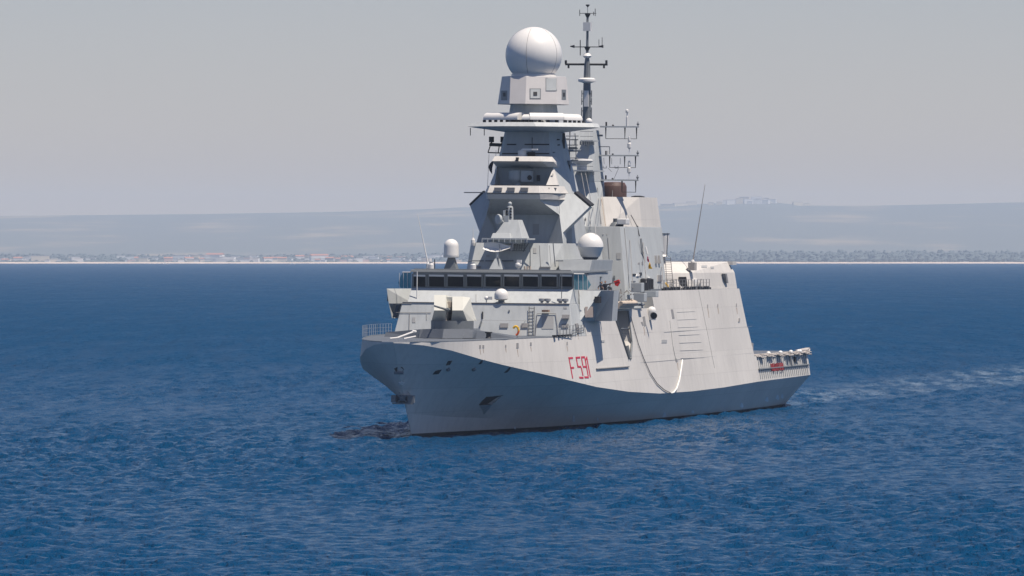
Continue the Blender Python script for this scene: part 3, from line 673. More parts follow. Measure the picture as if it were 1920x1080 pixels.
def tp(pts, r_): 
    m_ = MB(); m_.path([T(u, v) for u, v in pts], r_, 5); return m_
for pts, r_ in (([(1120, 275), (1143, 275), (1143, 289)], .04), ([(1116, 254), (1130, 254)], .1), ([(1119, 300), (1125, 300), (1124, 314), (1119, 314), (1119, 300)], .09), ([(1118, 322), (1127, 322), (1120, 330)], .06),
                ([(1113, 246), (1119, 250), (1114, 258), (1121, 262)], .07), ([(1114, 268), (1121, 275), (1117, 288), (1123, 288)], .06), ([(1131, 311), (1131, 315), (1137, 315), (1137, 311)], .03), ([(1153, 311), (1153, 315), (1159, 315), (1159, 311)], .03)):
    tp(pts, r_).build('aerial_bracket', 'mid', tw)
for u in (1132, 1147, 1163, 1171): tp([(u, 296), (u + random.uniform(-1, 1), 308)], .025).build('wire_aerial', 'mid', tw)
tp([(1139, 283), (1139, 290)], .12).build('aerial_drum', 'white', tw)
for pts in ([(1061, 255), (1085, 255)], [(1068, 262), (1068, 272), (1078, 272), (1078, 262), (1068, 262)], [(1066, 276), (1082, 276)], [(1064, 280), (1082, 280)], [(1062, 296), (1084, 296)], [(1066, 280), (1067, 300)], [(1078, 250), (1079, 262)]):
    m = MB(); m.path([P(u, v, s=62) for u, v in pts], .05, 5); m.build('dipole_array', 'mid', tw)
# pole mast above the tower
pc = P(1100, 235, s=68); PS, PP_ = 68.0, pc[1]
def zof(v, s=68.0, u=1100): return P(u, v, s=s)[2]
m = MB(); m.lathe((PS, PP_, 0), [(.42, zof(238)), (.38, zof(165)), (.3, zof(120)), (.14, zof(102)), (.12, zof(62)), (.12, zof(30)), (.03, zof(28)), (.025, zof(10))], 10); pm = m.build('pole_mast', 'mid', ship, smooth=True)
m = MB()
for v, r0 in [(151, .9)]: m.lathe((PS, PP_, zof(v)), [(.4, -.25), (.9, -.1), (.9, .12), (.7, .25), (.4, .28)], 20)
m.lathe((PS, PP_, zof(103)), [(.3, -.3), (.45, -.1), (.3, .12), (.1, .2)], 14)
m.split('mast_collar', 'white', pm, smooth=True)
m = MB(); m.box((PS - .35, PP_ - .38, zof(58)), (PS + .35, PP_ + .38, zof(42))); m.box((PS - .5, PP_ - .2, zof(200)), (PS + .2, PP_ + .25, zof(170))); m.ball((PS - .5, PP_ + .35, zof(228)), .35, 12); m.split('mast_box', 'white', pm)
m = MB(); m.path([P(1060, 120.5, s=68), P(1139, 121, s=68)], .11)
for u, v0, v1, r_ in [(1061, 113, 120, .12), (1066, 121, 128, .1), (1137, 113, 121, .12), (1132.5, 121, 128, .1)]: m.tube(P(u, v0, s=68), P(u, v1, s=68), r_)
m.path([P(1074, 88, s=68), P(1128, 88, s=68)], .045)
for u, v0, v1, r_ in [(1088, 75, 104, .045), (1123, 74, 88, .03), (1129, 70, 88, .03)]: m.tube(P(u, v0, s=68), P(u, v1, s=68), r_)
for u in (1073, 1127): c = P(u, 87, s=68); m.tube((c[0], c[1] - .2, c[2]), (c[0], c[1] + .22, c[2]), .05, .16)
m.lathe((PS, PP_, zof(90)), [(.12, -.3), (.3, .05), (.3, .15)], 10)
m.path([P(1087, 25, s=68), P(1118, 25, s=68)], .03)
for u, v0, v1 in [(1087, 18, 30), (1116, 16, 30), (1113, 22, 29)]: m.tube(P(u, v0, s=68), P(u, v1, s=68), .035)
m.lathe((PS, PP_, zof(27)), [(.1, -.35), (.28, .0), (.28, .12)], 10); m.lathe((PS, PP_, zof(10)), [(.02, -.2), (.2, 0), (.2, .08)], 10)
m.split('mast_crossarm', 'black', pm)
m = MB()
for v in (176, 190, 208, 220):
    for o in (-.5, .5): m.tube((PS - .1, PP_ + o, zof(v) - .35), (PS - .1, PP_ + o, zof(v) + .35), .05); m.tube((PS, PP_, zof(v)), (PS - .1, PP_ + o, zof(v)), .04)
m.build('dipole', 'dark', pm)

# funnel block
m = MB(); m.frustum(ring(19.45, sym([(67, 2.6), (71.6, 5.18), (81.0, 5.1)])), ring(22.5, sym([(68, 2.0), (72, 4.8), (80.5, 4.75)]))); fb = m.build('funnel_block', 'hull', ship, bevel=.03)  # warm hull grey: sunlit tone of its faces put into the paint
c = P(1148, 371, s=72.0); r_ = 1.35
m = MB(); m.lathe((72.5, c[1], 22.4), [(r_, 0), (r_, 1.15), (r_ * .97, 1.25), (r_ * .85, 1.55), (r_ * .6, 1.62)], 28); fn = m.build('funnel_pipe', 'brown', fb, smooth=True)
m = MB(); m.tube((71.1, c[1] + .2, 22.5), (71.3, c[1] + .2, 23.8), .04); m.build('pipe_seam', 'lou', fn)
m = MB(); c2 = P(1196, 371, s=77); m.lathe((77, c2[1], 22.4), [(.7, 0), (.7, .2), (.3, .28)], 16); m.build('exhaust_cap', 'black', fb)
m = MB(); m.frustum(ring(17.0, sym([(65, 3.4), (70.6, 5.7), (80.6, 5.5)])), ring(19.47, sym([(66.9, 2.62), (71.5, 5.2), (81.2, 5.12)]))); m.build('funnel_skirt', 'grey', fb)
# director radar on the midship house
c = P(1155, 425, s=60); m = MB(); m.lathe((60, c[1], 19.45), [(.7, 0), (.5, .35), (.3, .5), (.3, .85)], 14); dr_ = m.build('director_pedestal', 'mid', ship, smooth=True)
m = MB(); a = P(1159, 410, s=59.5); b = P(1177, 421, s=59.5); m.box((58.9, a[1], b[2]), (60.4, b[1], a[2])); m.build('director_antenna', 'white', dr_, bevel=.08)
m = MB(); a = P(1150, 428, s=59.5); m.ball(a, .2, 8); m.tube(a, P(1158, 424, s=59.5), .1); m.tube(P(1160, 422, s=59.5), P(1168, 424, s=59.5), .25); m.build('director_camera', 'black', dr_)
# tripod aerial
m = MB(); t_ = P(1195, 425, s=66); m.tube(P(1183, 403, s=66), t_, .04); m.tube(t_, P(1190, 445, s=66), .05); m.tube(t_, P(1199, 443, s=66), .05); m.ball(t_, .12, 6); m.build('tripod_aerial', 'black', ship)
# white cylinder aerial at starboard quarter of the funnel
c0 = P(1243, 481, s=86); c1 = P(1239, 439, s=86); m = MB(); m.lathe((86, c0[1] - .1, 0), [(.62, c0[2]), (.5, c0[2] + .2), (.75, c1[2] - .2), (.75, c1[2])], 16); ca = m.build('drum_aerial', 'white', ship, smooth=True)
m = MB(); m.box((85.6, c0[1] - .8, 13.05), (86.4, c0[1] + .1, c0[2] - .0)); m.tube(P(1252, 437, s=85), P(1250, 482, s=85), .05); m.lathe((86, c0[1] - .1, c1[2]), [(.8, 0), (.8, .1)], 14); m.build('aerial_stand', 'dark', ca)
# lattice ladder beside it
a = P(1244, 540, s=80); b = P(1240, 482, s=80); ladder(a, b, .8, 'ladder', 'lou', rungs=14)
a = P(1256, 540, s=82); b = P(1250, 482, s=82); ladder(a, b, .8, 'ladder', 'lou', rungs=14)
# hangar top
m = MB(); m.loft([ring(13.08, sym([(83.5, 4.7), (87, 6.95), (106.0, 7.8)])), ring(14.8, sym([(84, 4.5), (87.4, 6.65), (106.0, 7.5)])), ring(15.95, sym([(85.2, 3.7), (88.8, 5.75), (105.3, 6.95)]))]); hg = m.build('hangar', 'hull', ship, bevel=.03)
m = MB(); m.box((104.9, 6.7, 15.6), (106.9, 7.5, 15.97)); m.build('roof_corner', 'hull', hg)
hf = lambda u, v, o=.22: on_face(u, v, 84, 4.6, 87.2, 6.8, o)
q = [hf(1270, 519), hf(1283, 519), hf(1286, 541), hf(1273, 541)]
m = MB(); m.loft([q, [(x + .6, y - .4, z) for x, y, z in q]]); m.build('hangar_door', 'black', hg)
a_ = P(1288, 523, s=88); b_ = P(1303, 546, s=88); m = MB(); m.loft([[(88, a_[1], b_[2]), (88, b_[1], b_[2]), (90, b_[1], b_[2]), (90, a_[1], b_[2])], [(88, a_[1] + .1, a_[2]), (88, b_[1] - .1, a_[2]), (90, b_[1] - .1, a_[2]), (90, a_[1] + .1, a_[2])]]); m.build('cabinet', 'white', hg, bevel=.12)
side = [(1360, 513), (1363, 513), (1366, 531), (1363, 531)]
m = MB(); q = [P(u, v, p=7.72) for u, v in side]; m.loft([q, [(x, y - .4, z) for x, y, z in q]]); m.build('louvre', 'lou', hg)
# tall whip aerials
def whip(u0, v0, u1, v1, s, r0=.09, mt='white', base=True):
    a = P(u0, v0, s=s); b = P(u1, v1, s=s); m = MB(); m.tube(a, b, r0, r0 * .35, 8)
    o = m.build('whip_aerial', mt, ship)
    if base: m = MB(); m.lathe(a, [(.18, -.45), (.22, -.2), (.2, .1), (.1, .3)], 10); m.build('base', 'white', o)
    return o
whip(1299, 492, 1322, 346, 88, .075, 'net')
m = MB(); a = P(1292, 492, s=88); b = P(1304, 507, s=88); m.box((87.5, a[1], b[2]), (88.6, b[1], a[2])); m.build('aerial_mount', 'net', ship)
whip(803, 497, 783, 402, 32, .07)
whip(887, 452, 887, 425, 38, .04)
m = MB(); m.tube(P(815, 507, s=33), P(815, 486, s=33), .05); m.build('aerial_post', 'black', ship)
c = P(845, 508, s=34.5)
# starboard radome on its flared stand
m = MB(); cc = P(846, 483, s=34.5); r_ = P(859.5, 470, s=34.5)[1] - P(846, 470, s=34.5)[1]; zt = P(846, 448, s=34.5)[2]; zb = cc[2]
m.lathe((34.5, cc[1], 0), [(r_ * .98, zb), (r_ * 1.05, zb + .1), (r_ * 1.02, zb + .3), (r_, zt - r_)] + [(r_ * math.cos(R(a)), zt - r_ + r_ * math.sin(R(a))) for a in range(10, 91, 10)], 30)
rd = m.build('radome', 'white', ship, smooth=True)
m = MB(); m.frustum([(34.0, cc[1] - .62, 15.18), (34.0, cc[1] + .62, 15.18), (35.2, cc[1] + .62, 15.18), (35.2, cc[1] - .62, 15.18)], [(34.2, cc[1] - .25, zb + .02), (34.2, cc[1] + .3, zb + .02), (34.8, cc[1] + .3, zb + .02), (34.8, cc[1] - .25, zb + .02)]); m.build('stand', 'mid', rd)
# big radome on the port plinth
RS = 41.0; c = P(1107, 470, s=RS); zt = P(1107, 436.5, s=RS)[2]; ze = P(1107, 463, s=RS)[2]; zb = P(1107, 482, s=RS)[2]; r_ = P(1131, 463, s=RS)[1] - c[1]
pr = [(r_ * .66, zb), (r_ * .74, zb + .1), (r_ * .97, ze - .05)] + [(r_ * math.cos(R(a)), ze + (zt - ze) * math.sin(R(a))) for a in range(0, 91, 9)]
m = MB(); m.lathe((RS, c[1], 0), pr, 40); rd = m.build('radome', 'white', ship, smooth=True)
m = MB(); m.lathe((RS, c[1], 0), [(r_ * .5, 16.24), (r_ * .5, zb - .2), (r_ * .62, zb - .12), (r_ * .62, zb + .02)], 24); m.build('pedestal', 'dark', rd, smooth=True)

# ------------------------------------------------------------------ main mast
MS = 46.0
def mring(z, sf, hf, ss, hs, sb, hb2=None):
    hb2 = hb2 or hs * .8
    return [(sf, hf, z), (ss, hs, z), (sb, hs * .9, z), (sb + 2, hb2 * .6, z), (sb + 2, -hb2 * .6, z), (sb, -hs * .9, z), (ss, -hs, z), (sf, -hf, z)]
m = MB()
m.loft([mring(22.6, 42.6, 3.3, 45.2, 4.2, 50), mring(26.2, 43.2, 2.45, 45.4, 3.25, 49.5), mring(28.8, 43.8, 2.15, 45.6, 2.7, 49)])
mast = m.build('main_mast', 'grey', ship, bevel=.03)
# faceted belt of the mast: front facets, recess and undersides
def both(m, vs, fs, mi=0):
    m.add(vs, fs, mi); m.add([(a, -b, c) for a, b, c in vs], fs, mi)
F_ = P(1049, 403, s=43.0); G_ = P(1009, 373.5, s=38.6)
def on_plane(u, v, q0=F_, n0=(-.66, .60, .45)):
    """sight line meets the plane of the mast's big port facet; normal in (s, p, z)"""
    a = Vector(P(u, v, s=30)); b = Vector(P(u, v, s=60)); n0 = Vector(n0); t = n0.dot(Vector(q0) - a) / n0.dot(b - a); return tuple(a + (b - a) * t)
QF = P(1049, 403, s=42.2); F2 = QF
A_ = on_plane(1047, 363.5, QF); B_ = on_plane(1075.5, 363, QF); C_ = on_plane(1105, 388, QF); D_ = on_plane(1055.5, 436, QF); E_ = P(1025, 456, s=42.6); E2 = on_plane(1056, 457, QF)
D_ = (D_[0], D_[1], D_[2])
bb = MB()
core = [(47, 3.6), (50, 3.4)]
both(bb, [G_, F2, A_], [(0, 1, 2)]); both(bb, [A_, B_, C_, D_, E2, E_, F2, F_, G_], [(0, 1, 2, 3, 4, 6), (6, 4, 5), (6, 7, 5), (6, 7, 8)])
Bb, Cb, Db, Eb = [(q[0] + 1.6, q[1] - .05, q[2]) for q in (B_, C_, D_, E2)]
both(bb, [B_, C_, Cb, Bb], [(0, 1, 2, 3)]); both(bb, [C_, D_, Db, Cb], [(0, 1, 2, 3)]); both(bb, [D_, E2, Eb, Db], [(0, 1, 2, 3)])
bb.poly([G_, F_, (F_[0], -F_[1], F_[2]), (G_[0], -G_[1], G_[2])]); bb.poly([F_, E_, (E_[0], -E_[1], E_[2]), (F_[0], -F_[1], F_[2])])
ng = lambda q: (q[0], -q[1], q[2])
bb.poly([G_, A_, ng(A_), ng(G_)]); bb.poly([A_, B_, Bb, ng(Bb), ng(B_), ng(A_)])
bb.poly([Bb, Cb, Db, Eb, ng(Eb), ng(Db), ng(Cb), ng(Bb)]); bb.poly([E_, E2, Eb, ng(Eb), ng(E2), ng(E_)])
belt = bb.build('mast_belt', 'grey', ship)
m = MB(); m.frustum(ring(17.79, sym([(43.6, 2.3), (45, 4.3), (53, 4.0)])), ring(22.6, sym([(44, 3.0), (46, 3.9), (50.5, 3.6)]))); m.build('mast_core', 'grey', ship)
m = MB()   # black strip along the belt's upper edge, port and starboard
for sg in (1, -1):
    q = [(B_[0], B_[1] * sg, B_[2] + .02), (C_[0], C_[1] * sg, C_[2] + .02), (C_[0] + 1.2, (C_[1] + .1) * sg, C_[2] + .1), (B_[0] + 1.2, (B_[1] + .1) * sg, B_[2] + .1)]
    m.loft([q, [(x, y + .12 * sg, z + .16) for x, y, z in q]])
m.split('belt_strip', 'black', belt)
# lower shelf (bulwark with three plates) and its bevel
m = MB()
z1, z0 = P(959, 348, s=38.4)[2], P(959, 361.5, s=38.4)[2]
def shelf(z, d=0): return sym([(38.3 - d, 2.55), (41.6 - d, 3.65), (44.5, 3.9)]) 
m.loft([ring(z0, sym([(38.2, 2.6), (41.8, 3.75), (46, 4.1)])), ring(z1, sym([(38.62, 2.45), (42.1, 3.5), (46, 3.75)]))])
m.loft([ring(z0 - .12, sym([(38.5, 2.5), (42.0, 3.65), (46, 3.9)])), ring(z0, sym([(38.5, 2.5), (42.0, 3.65), (46, 3.9)]))])
m.loft([ring(G_[2] - .02, sym([(38.5, 2.58), (41.7, 3.55), (45, 4.2)])), ring(z0 - .12, sym([(38.25, 2.62), (41.6, 3.6), (46, 4.2)]))])
sh2 = m.build('mast_gallery', 'hull', ship, bevel=.02)  # warm hull grey paints in the sunlit tone of the bulwark
for u in (927, 951, 976):
    a = P(u, 351.5, s=38.25); b = P(u + 14, 358.5, s=38.25); m = MB(); m.box((38.15, a[1], b[2]), (38.6, b[1], a[2])); m.build('plate', 'lou', sh2)
for i, u in enumerate((1016, 1028, 1040)):
    s = 39.3 + i * 1.0; a = P(u - 2, 352, s=s); b = P(u + 2, 359, s=s); m = MB(); m.box((s - .1, a[1], b[2]), (s + .5, b[1], a[2])); m.build('port_light', 'dark', sh2)
# hood
zt, zb = P(970, 293, s=40)[2], P(970, 302.5, s=40)[2]
m = MB()
m.loft([ring(zb - .55, sym([(42.2, 2.5), (44, 3.1), (47, 3.2)])), ring(zb, sym([(39.4, 2.48), (41.9, 3.05), (47, 3.2)])), ring(zt, sym([(39.85, 2.3), (42.2, 2.75), (47, 2.9)]))])
hd = m.build('mast_hood', 'hull', ship, bevel=.02)  # sunlit warmth of the hood is put in by the hull grey
m = MB(); a = P(967.5, 295, s=39.4); b = P(972, 302, s=39.4); m.box((39.3, a[1], b[2]), (39.8, b[1], a[2])); m.build('lamp', 'black', hd)
# cheeks of the cavity
m = MB()
tri = [P(1038, 313, s=43.0), P(1046, 347, s=42.4), P(1024, 347, s=41.0)]
for sg in (1, -1):
    t3 = [(a, b * sg, c) for a, b, c in tri]; m.loft([t3, [(a + 2.2, b - .2 * sg, c) for a, b, c in t3]])
m.split('mast_cheek', 'hull', ship)
# tracking radar inside
a = P(975, 332, s=41); m = MB(); c0 = P(966, 330, s=41); m.lathe((41.2, c0[1], c0[2] - .75), [(.25, 0), (.62, .35), (.66, .5), (.66, 1.25), (.55, 1.35)], 20); tr = m.build('tracking_radar', 'grey', ship, smooth=True)
m = MB(); a = P(977, 319, s=41); b = P(996, 342, s=41); m.box((40.7, a[1], b[2]), (42, b[1], a[2])); m.tube((41.3, c0[1] + .2, z1 - .1), (41.3, c0[1] + .2, c0[2] - .4), .35); m.build('drum', 'grey', tr, bevel=.12)
m = MB(); a = P(993, 333, s=40.6); m.ball(a, .25, 8); a = P(1009, 334, s=42); m.box((41.9, a[1] - .12, a[2] - .3), (42.3, a[1] + .12, a[2] + .3)); m.build('camera_ball', 'black', tr)
# navigation radar on the hood
c = P(979, 290, s=41.5); m = MB(); m.lathe((41.5, c[1], zt), [(.42, 0), (.42, .55), (.2, .6)], 16); nr = m.build('navigation_radar', 'white', ship, smooth=True)
a = P(975, 281.5, s=41.3); b = P(1008, 279, s=41.3); m = MB(); m.loft([[(41.1, a[1], zt + .55), (41.5, a[1], zt + .55), (41.5, a[1] + .3, zt + .78), (41.1, a[1] + .3, zt + .78)], [(41.1, b[1], zt + .62), (41.5, b[1], zt + .62), (41.5, b[1], zt + .76), (41.1, b[1], zt + .76)]]); m.build('scanner_bar', 'white', nr)
m = MB(); a = P(995, 288, s=42.6); m.box((42.5, a[1] - .3, zt), (42.9, a[1] + .4, zt + .45)); m.build('scanner_motor', 'black', nr)
# top platform
zP = P(1000, 237.5, s=46)[2]
plat = [(40.6, 1.6), (42.6, 4.3), (45.0, 6.4), (47.5, 6.4), (51, 3)]
m = MB(); m.loft([ring(zP - .55, sym([(43.5, 2.2), (44.4, 2.4), (45.5, 2.7), (47.5, 2.7), (49.5, 2)])), ring(zP - .04, sym(plat)), ring(zP + .36, sym([(a + .32, b - .3) for a, b in plat]))])
pl_ = m.build('radar_platform', 'grey', ship)
m = MB()
for u, v in ((882, 254), (908, 254)): m.tube(P(u, 240, s=45.5), P(u, v, s=45.5), .04)
m.build('hanging_aerial', 'black', pl_)
# lidded jammer housings lying on the platform
def housing(u0, u1, s0, s1, v0=211, v1=229, cap=True, name='aerial_housing'):
    a = P(u0, v1, s=s0); b = P(u1, v1, s=s1); zt_ = P(u0, v0, s=s0)[2]; zb_ = zP + .62
    d = Vector((b[0] - a[0], b[1] - a[1], 0)).normalized(); nn = Vector((-d.y, d.x, 0)); 
    if nn.x > 0: nn = -nn
    def sec(c):
        out = []
        for k, (o, z_) in enumerate([(0, 0), (-.0, .35), (.15, .72), (.45, .95), (.75, 1.0), (1.1, .9), (1.25, .4), (1.25, 0)]):
            out.append((c[0] - nn.x * o * .9, c[1] - nn.y * o * .9, zb_ + (zt_ - zb_) * z_))
        return out
    m = MB(); m.loft([sec(a), sec(b)]); h = m.build(name, 'white', ship, smooth=True)
    m = MB(); k = max(2, int((Vector(b) - Vector(a)).length / .7))
    for i in range(k + 1):
        x = a[0] + (b[0] - a[0]) * i / k; y = a[1] + (b[1] - a[1]) * i / k; m.box((x + .25, y - .1, zP + .34), (x + .75, y + .1, zb_ + .02))
    m.build('foot', 'black', h)
housing(906, 970, 44.4, 42.3)
housing(978, 993, 42.2, 42.0, 214, 229)
housing(994, 1057, 42.0, 43.2)
housing(1058, 1092, 43.4, 46.0, 213, 230)
# pedestal and octagonal array housing, sphere
zb_, zt_ = P(1000, 196, s=46)[2], P(1000, 143.5, s=46)[2]
m = MB(); m.frustum(ring(zP + .34, sym([(43.6, 1.6), (45, 2.3), (47.5, 2.3), (49, 1.5)])), ring(zb_ + .05, sym([(43.9, 1.4), (45.1, 2.05), (47.3, 2.05), (48.8, 1.4)]))); m.build('array_pedestal', 'grey', ship)
def plan(zz, us, v):
    pts = [P(u, v, s=s)[:2] for u, s in us]
    return pts
b_us = [(933, 46.0), (955, 42.9), (985, 42.7), (1045, 44.0), (1067, 46.8)]
t_us = [(941, 46.2), (957, 43.7), (987, 43.5), (1043, 44.6), (1062, 46.9)]
pb = plan(zb_, b_us, 196); ptp = plan(zt_, t_us, 143.5)
pb = pb + [(49.2, 2.4), (49.6, 0), (49.2, -2.4)]; ptp = ptp + [(49.0, 2.2), (49.4, 0), (49.0, -2.2)]
m = MB(); m.loft([ring(zb_, pb), ring(zt_, ptp)])
ah = m.build('array_housing', mat('array_paint', (.56, .54, .52), .45, vary=.06, vscale=.7), ship, bevel=.03)
def hpanel(us, vs_, mt, name, off):
    q = []
    for u, v in [(us[0], vs_[0]), (us[1], vs_[0]), (us[1], vs_[1]), (us[0], vs_[1])]:
        # intersect with housing by ray
        o = SHIP_I @ Vector((0, 0, H)); e_ = P(u, v, s=30); e = Vector((-e_[0], e_[1], e_[2])); d = (e - o).normalized()
        ok, loc, nor, idx = ah.ray_cast(o, d)
        if not ok: return
        if nor.dot(d) > 0: nor = -nor
        l = loc + nor * off; q.append(((-l.x, l.y, l.z), (-nor.x, nor.y, nor.z)))
    m = MB(); m.loft([[a for a, b in q], [tuple(a[i] - b[i] * (off + .02) for i in range(3)) for a, b in q]]); return m.build(name, mt, ah)
bpy.context.view_layer.update()
hpanel((993, 1014), (166, 186), 'mid', 'sensor_frame', .02); hpanel((994.5, 1012.5), (167.5, 184.5), 'grey', 'sensor_panel', .05); hpanel((1000, 1007), (172.5, 179.5), 'black', 'sensor_eye', .08)
hpanel((1023, 1044), (146, 171), 'mid', 'hatch_frame', .02); hpanel((1024, 1043), (147, 170), 'grey', 'hatch', .05)
hpanel((1053, 1061), (168, 187), 'mid', 'sensor_frame', .02); hpanel((1055.5, 1058.5), (174, 181), 'black', 'sensor_eye', .05)
hpanel((939, 951), (150, 166), 'mid', 'hatch', .02); hpanel((940, 951), (170, 188), 'mid', 'sensor_frame', .02); hpanel((944, 948), (174, 181), 'black', 'sensor_eye', .05)
c = P(1001, 102, s=46); r_ = 2.75; zc = P(1001, 50.5, s=46)[2] - r_
m = MB(); m.ball((46, c[1], zc), r_, 64, -62, 90); sp = m.build('radar_sphere', 'white', ship, smooth=True)
m = MB(); m.lathe((46, c[1], 0), [(2.2, zt_ - .02), (2.2, zt_ + .18), (1.95, zt_ + .3)], 40); m.build('sphere_collar', 'white', sp, smooth=True)
m = MB()
for az in (-2, 68, 140, -146, -74):
    pts = []
    for a in range(-58, 72, 6):
        ca_, sa_ = math.cos(R(a)), math.sin(R(a)); pts.append((46 - (r_ + .0) * ca_ * math.cos(R(az)), c[1] + r_ * ca_ * math.sin(R(az)), zc + r_ * sa_))
    m.path(pts, .022, 5)
m.build('sphere_seam', 'lou', sp)
# aerials on the mast's flanks
def stub(u0, v0, u1, v1, s, r=.14): 
    m = MB(); a = P(u0, v0, s=s); b = P(u1, v1, s=s); m.tube(a, b, .07); m.tube((b[0], b[1], b[2] - .75), (b[0], b[1], b[2] + .75), r); return m.build('dipole_aerial', 'black', ship)
stub(1040, 265, 1057, 264, 46.5); stub(1050, 316, 1066, 316, 47.5, .2); stub(1052, 341, 1065, 340, 47.5, .17)
m = MB(); m.tube(P(1044, 283, s=47), P(1088, 282, s=52), .12); m.box((47, P(1046, 303, s=47)[1], 25.5), (48, P(1068, 303, s=47)[1], 25.9)); m.tube(P(1040, 272, s=47), P(1046, 272, s=47), .15)
for u in (1055, 1068, 1080): m.tube(P(u, 262, s=50), P(u, 300, s=50), .045)
m.path([P(1055, 262, s=50), P(1084, 262, s=50)], .05); m.path([P(1050, 272, s=50), P(1084, 272, s=50)], .04); m.path([P(1066, 278, s=50), P(1084, 278, s=50)], .06); m.path([P(1057, 302, s=50), P(1084, 300, s=50)], .06)
m.build('aerial_rack', 'mid', ship)
m = MB()   # starboard outrigger with two aerials
m.path([P(918, 271, s=46), P(943, 272, s=46)], .17); m.path([P(919, 274, s=46), P(915, 286, s=46), P(940, 287, s=46)], .06); m.path([P(936, 274, s=46), P(934, 287, s=46)], .06)
for u in (921.5, 941.5): m.tube(P(u, 271, s=46), P(u, 258, s=46), .09); a = P(u, 261, s=46); m.tube((a[0], a[1], a[2] - .3), (a[0], a[1], a[2] + .25), .26 if u < 930 else .18)
m.build('outrigger_aerial', 'black', ship)
m = MB()
for u, v in ((930, 290), (917, 297)): m.tube(P(u, v - 8, s=44), P(u - 3, 350, s=42), .02)
for u0, v0, u1, v1, s0, s1 in [(1090, 325, 1100, 380, 61.4, 56), (1098, 325, 1108, 375, 61.4, 58)]: m.tube(P(u0, v0, s=s0), P(u1, v1, s=s1), .03)
m.path([P(870, 361, s=43), P(912, 361, s=43)], .05)
for (u0, v0, u1, v1) in [(1122, 300, 1132, 360), (1160, 315, 1150, 338), (1140, 315, 1147, 322)]: m.tube(P(u0, v0, s=69.5), P(u1, v1, s=69.5), .02)
m.split('halyard', 'lou', ship)

# ------------------------------------------------------------------ small optronic tower in front of the mast
m = MB(); a = P(925, 413, s=36); b = P(975, 413, s=36)
def q4(u0, u1, v, s0, s1): a = P(u0, v, s=s0); b = P(u1, v, s=s0); return [(s0, a[1], a[2]), (s0, b[1], a[2]), (s1, b[1], a[2]), (s1, a[1], a[2])]
m.frustum(q4(922, 979, 447, 35.2, 38.2), q4(948, 972, 412, 36.0, 37.6)); m.frustum(q4(920, 958, 447, 34.9, 36.5), q4(924, 956, 437, 35.2, 36.5))
m.box((35.2, P(905, 455, s=36)[1] + 1.0, 17.75), (38.2, P(985, 455, s=36)[1] - .6, P(950, 447, s=36)[2]))
ot = m.build('optronic_tower', 'grey', ship, bevel=.02)
m = MB(); a = P(908, 449, s=35.5); b = P(992, 446, s=35.5); m.box((34.6, a[1], a[2]), (38, b[1], a[2] + .15))
for i in range(9): y = a[1] + (b[1] - a[1]) * i / 8; m.tube((34.6, y, a[2] - .25), (34.6, y, a[2] + .1), .04)
m.build('tower_deck', 'grey', ot)
m = MB(); c = P(956, 395, s=36.5); z_ = lambda v: P(956, v, s=36.5)[2]
m.lathe((36.5, c[1], 0), [(.36, z_(413)), (.32, z_(390)), (.28, z_(387)), (.12, z_(386)), (.1, z_(385))], 12); m.ball((36.5, c[1], z_(382)), .2, 14); m.box((36.0, c[1] - .55, z_(410)), (36.5, c[1] - .35, z_(394)))
sp2 = m.build('sensor_column', 'grey', ot, smooth=True)
m = MB()
for k in range(4):
    v = 391 + k * 5.5
    for o in (-.18, .18): m.box((36.08, c[1] + o - .07, z_(v + 1.5)), (36.3, c[1] + o + .07, z_(v - 1.5)))
m.build('sensor_window', 'black', sp2)
m = MB(); c = P(936, 411, s=35.8); m.lathe(c, [(.05, -.3), (.42, -.1), (.5, .1), (.45, .2)], 18, axis=(-.75, -.65, 0)); m.tube(c, (c[0] + .4, c[1] + .5, c[2] - .5), .2); m.tube((c[0] + .3, c[1] + .2, P(936, 436, s=36)[2]), (c[0] + .3, c[1] + .2, c[2]), .16); m.box((c[0] + .1, c[1] + .4, c[2] - .3), (c[0] + .6, c[1] + .9, c[2] + .35))
m.build('tracking_dish', 'grey', ot, smooth=True)
# curved search aerial on a tripod
z5 = 15.19
m = MB(); c = P(930, 472, s=34.2); L0 = P(905, 465, s=34.4); L1 = P(956, 466, s=33.6)
rr = []
for i in range(9):
    t = i / 8; y = L0[1] + (L1[1] - L0[1]) * t; sag = .55 * (1 - (2 * t - 1) ** 2); h_ = .12 + .3 * math.sin(math.pi * min(1, t + .15)) ; s = 34.6 + sag * .3
    zc_ = c[2] + .35 + .15 * (2 * t - 1) ** 2
    rr.append([(s - .15, y, zc_ - h_ * .9), (s + .25, y, zc_ - h_), (s + .45, y, zc_ + .1), (s + .35, y, zc_ + h_ * 1.3), (s + .2, y, zc_ + h_ * 1.3), (s + .22, y, zc_ + .0)])
m.loft(rr); se = m.build('search_aerial', 'white', ship, smooth=True)
m = MB(); m.tube((34.8, c[1], z5), (34.8, c[1], c[2]), .16); m.frustum([(34.2, c[1] - .7, z5), (34.2, c[1] + .6, z5), (35.6, c[1] + .6, z5), (35.6, c[1] - .7, z5)], [(34.6, c[1] - .2, z5 + 1.1), (34.6, c[1] + .25, z5 + 1.1), (35.1, c[1] + .25, z5 + 1.1), (35.1, c[1] - .2, z5 + 1.1)])
m.build('aerial_stand', 'grey', se)
m = MB(); m.tube((34.3, c[1] + .35, z5), (34.6, c[1] + .1, z5 + 1.3), .06); m.tube((34.4, L1[1] - .1, c[2] + .1), (34.4, L1[1] + .1, c[2] + .9), .12); m.build('feed_arm', 'dark', se)
for u, v, r_ in [(972, 497, .33), (975, 490, .2)]:
    pass
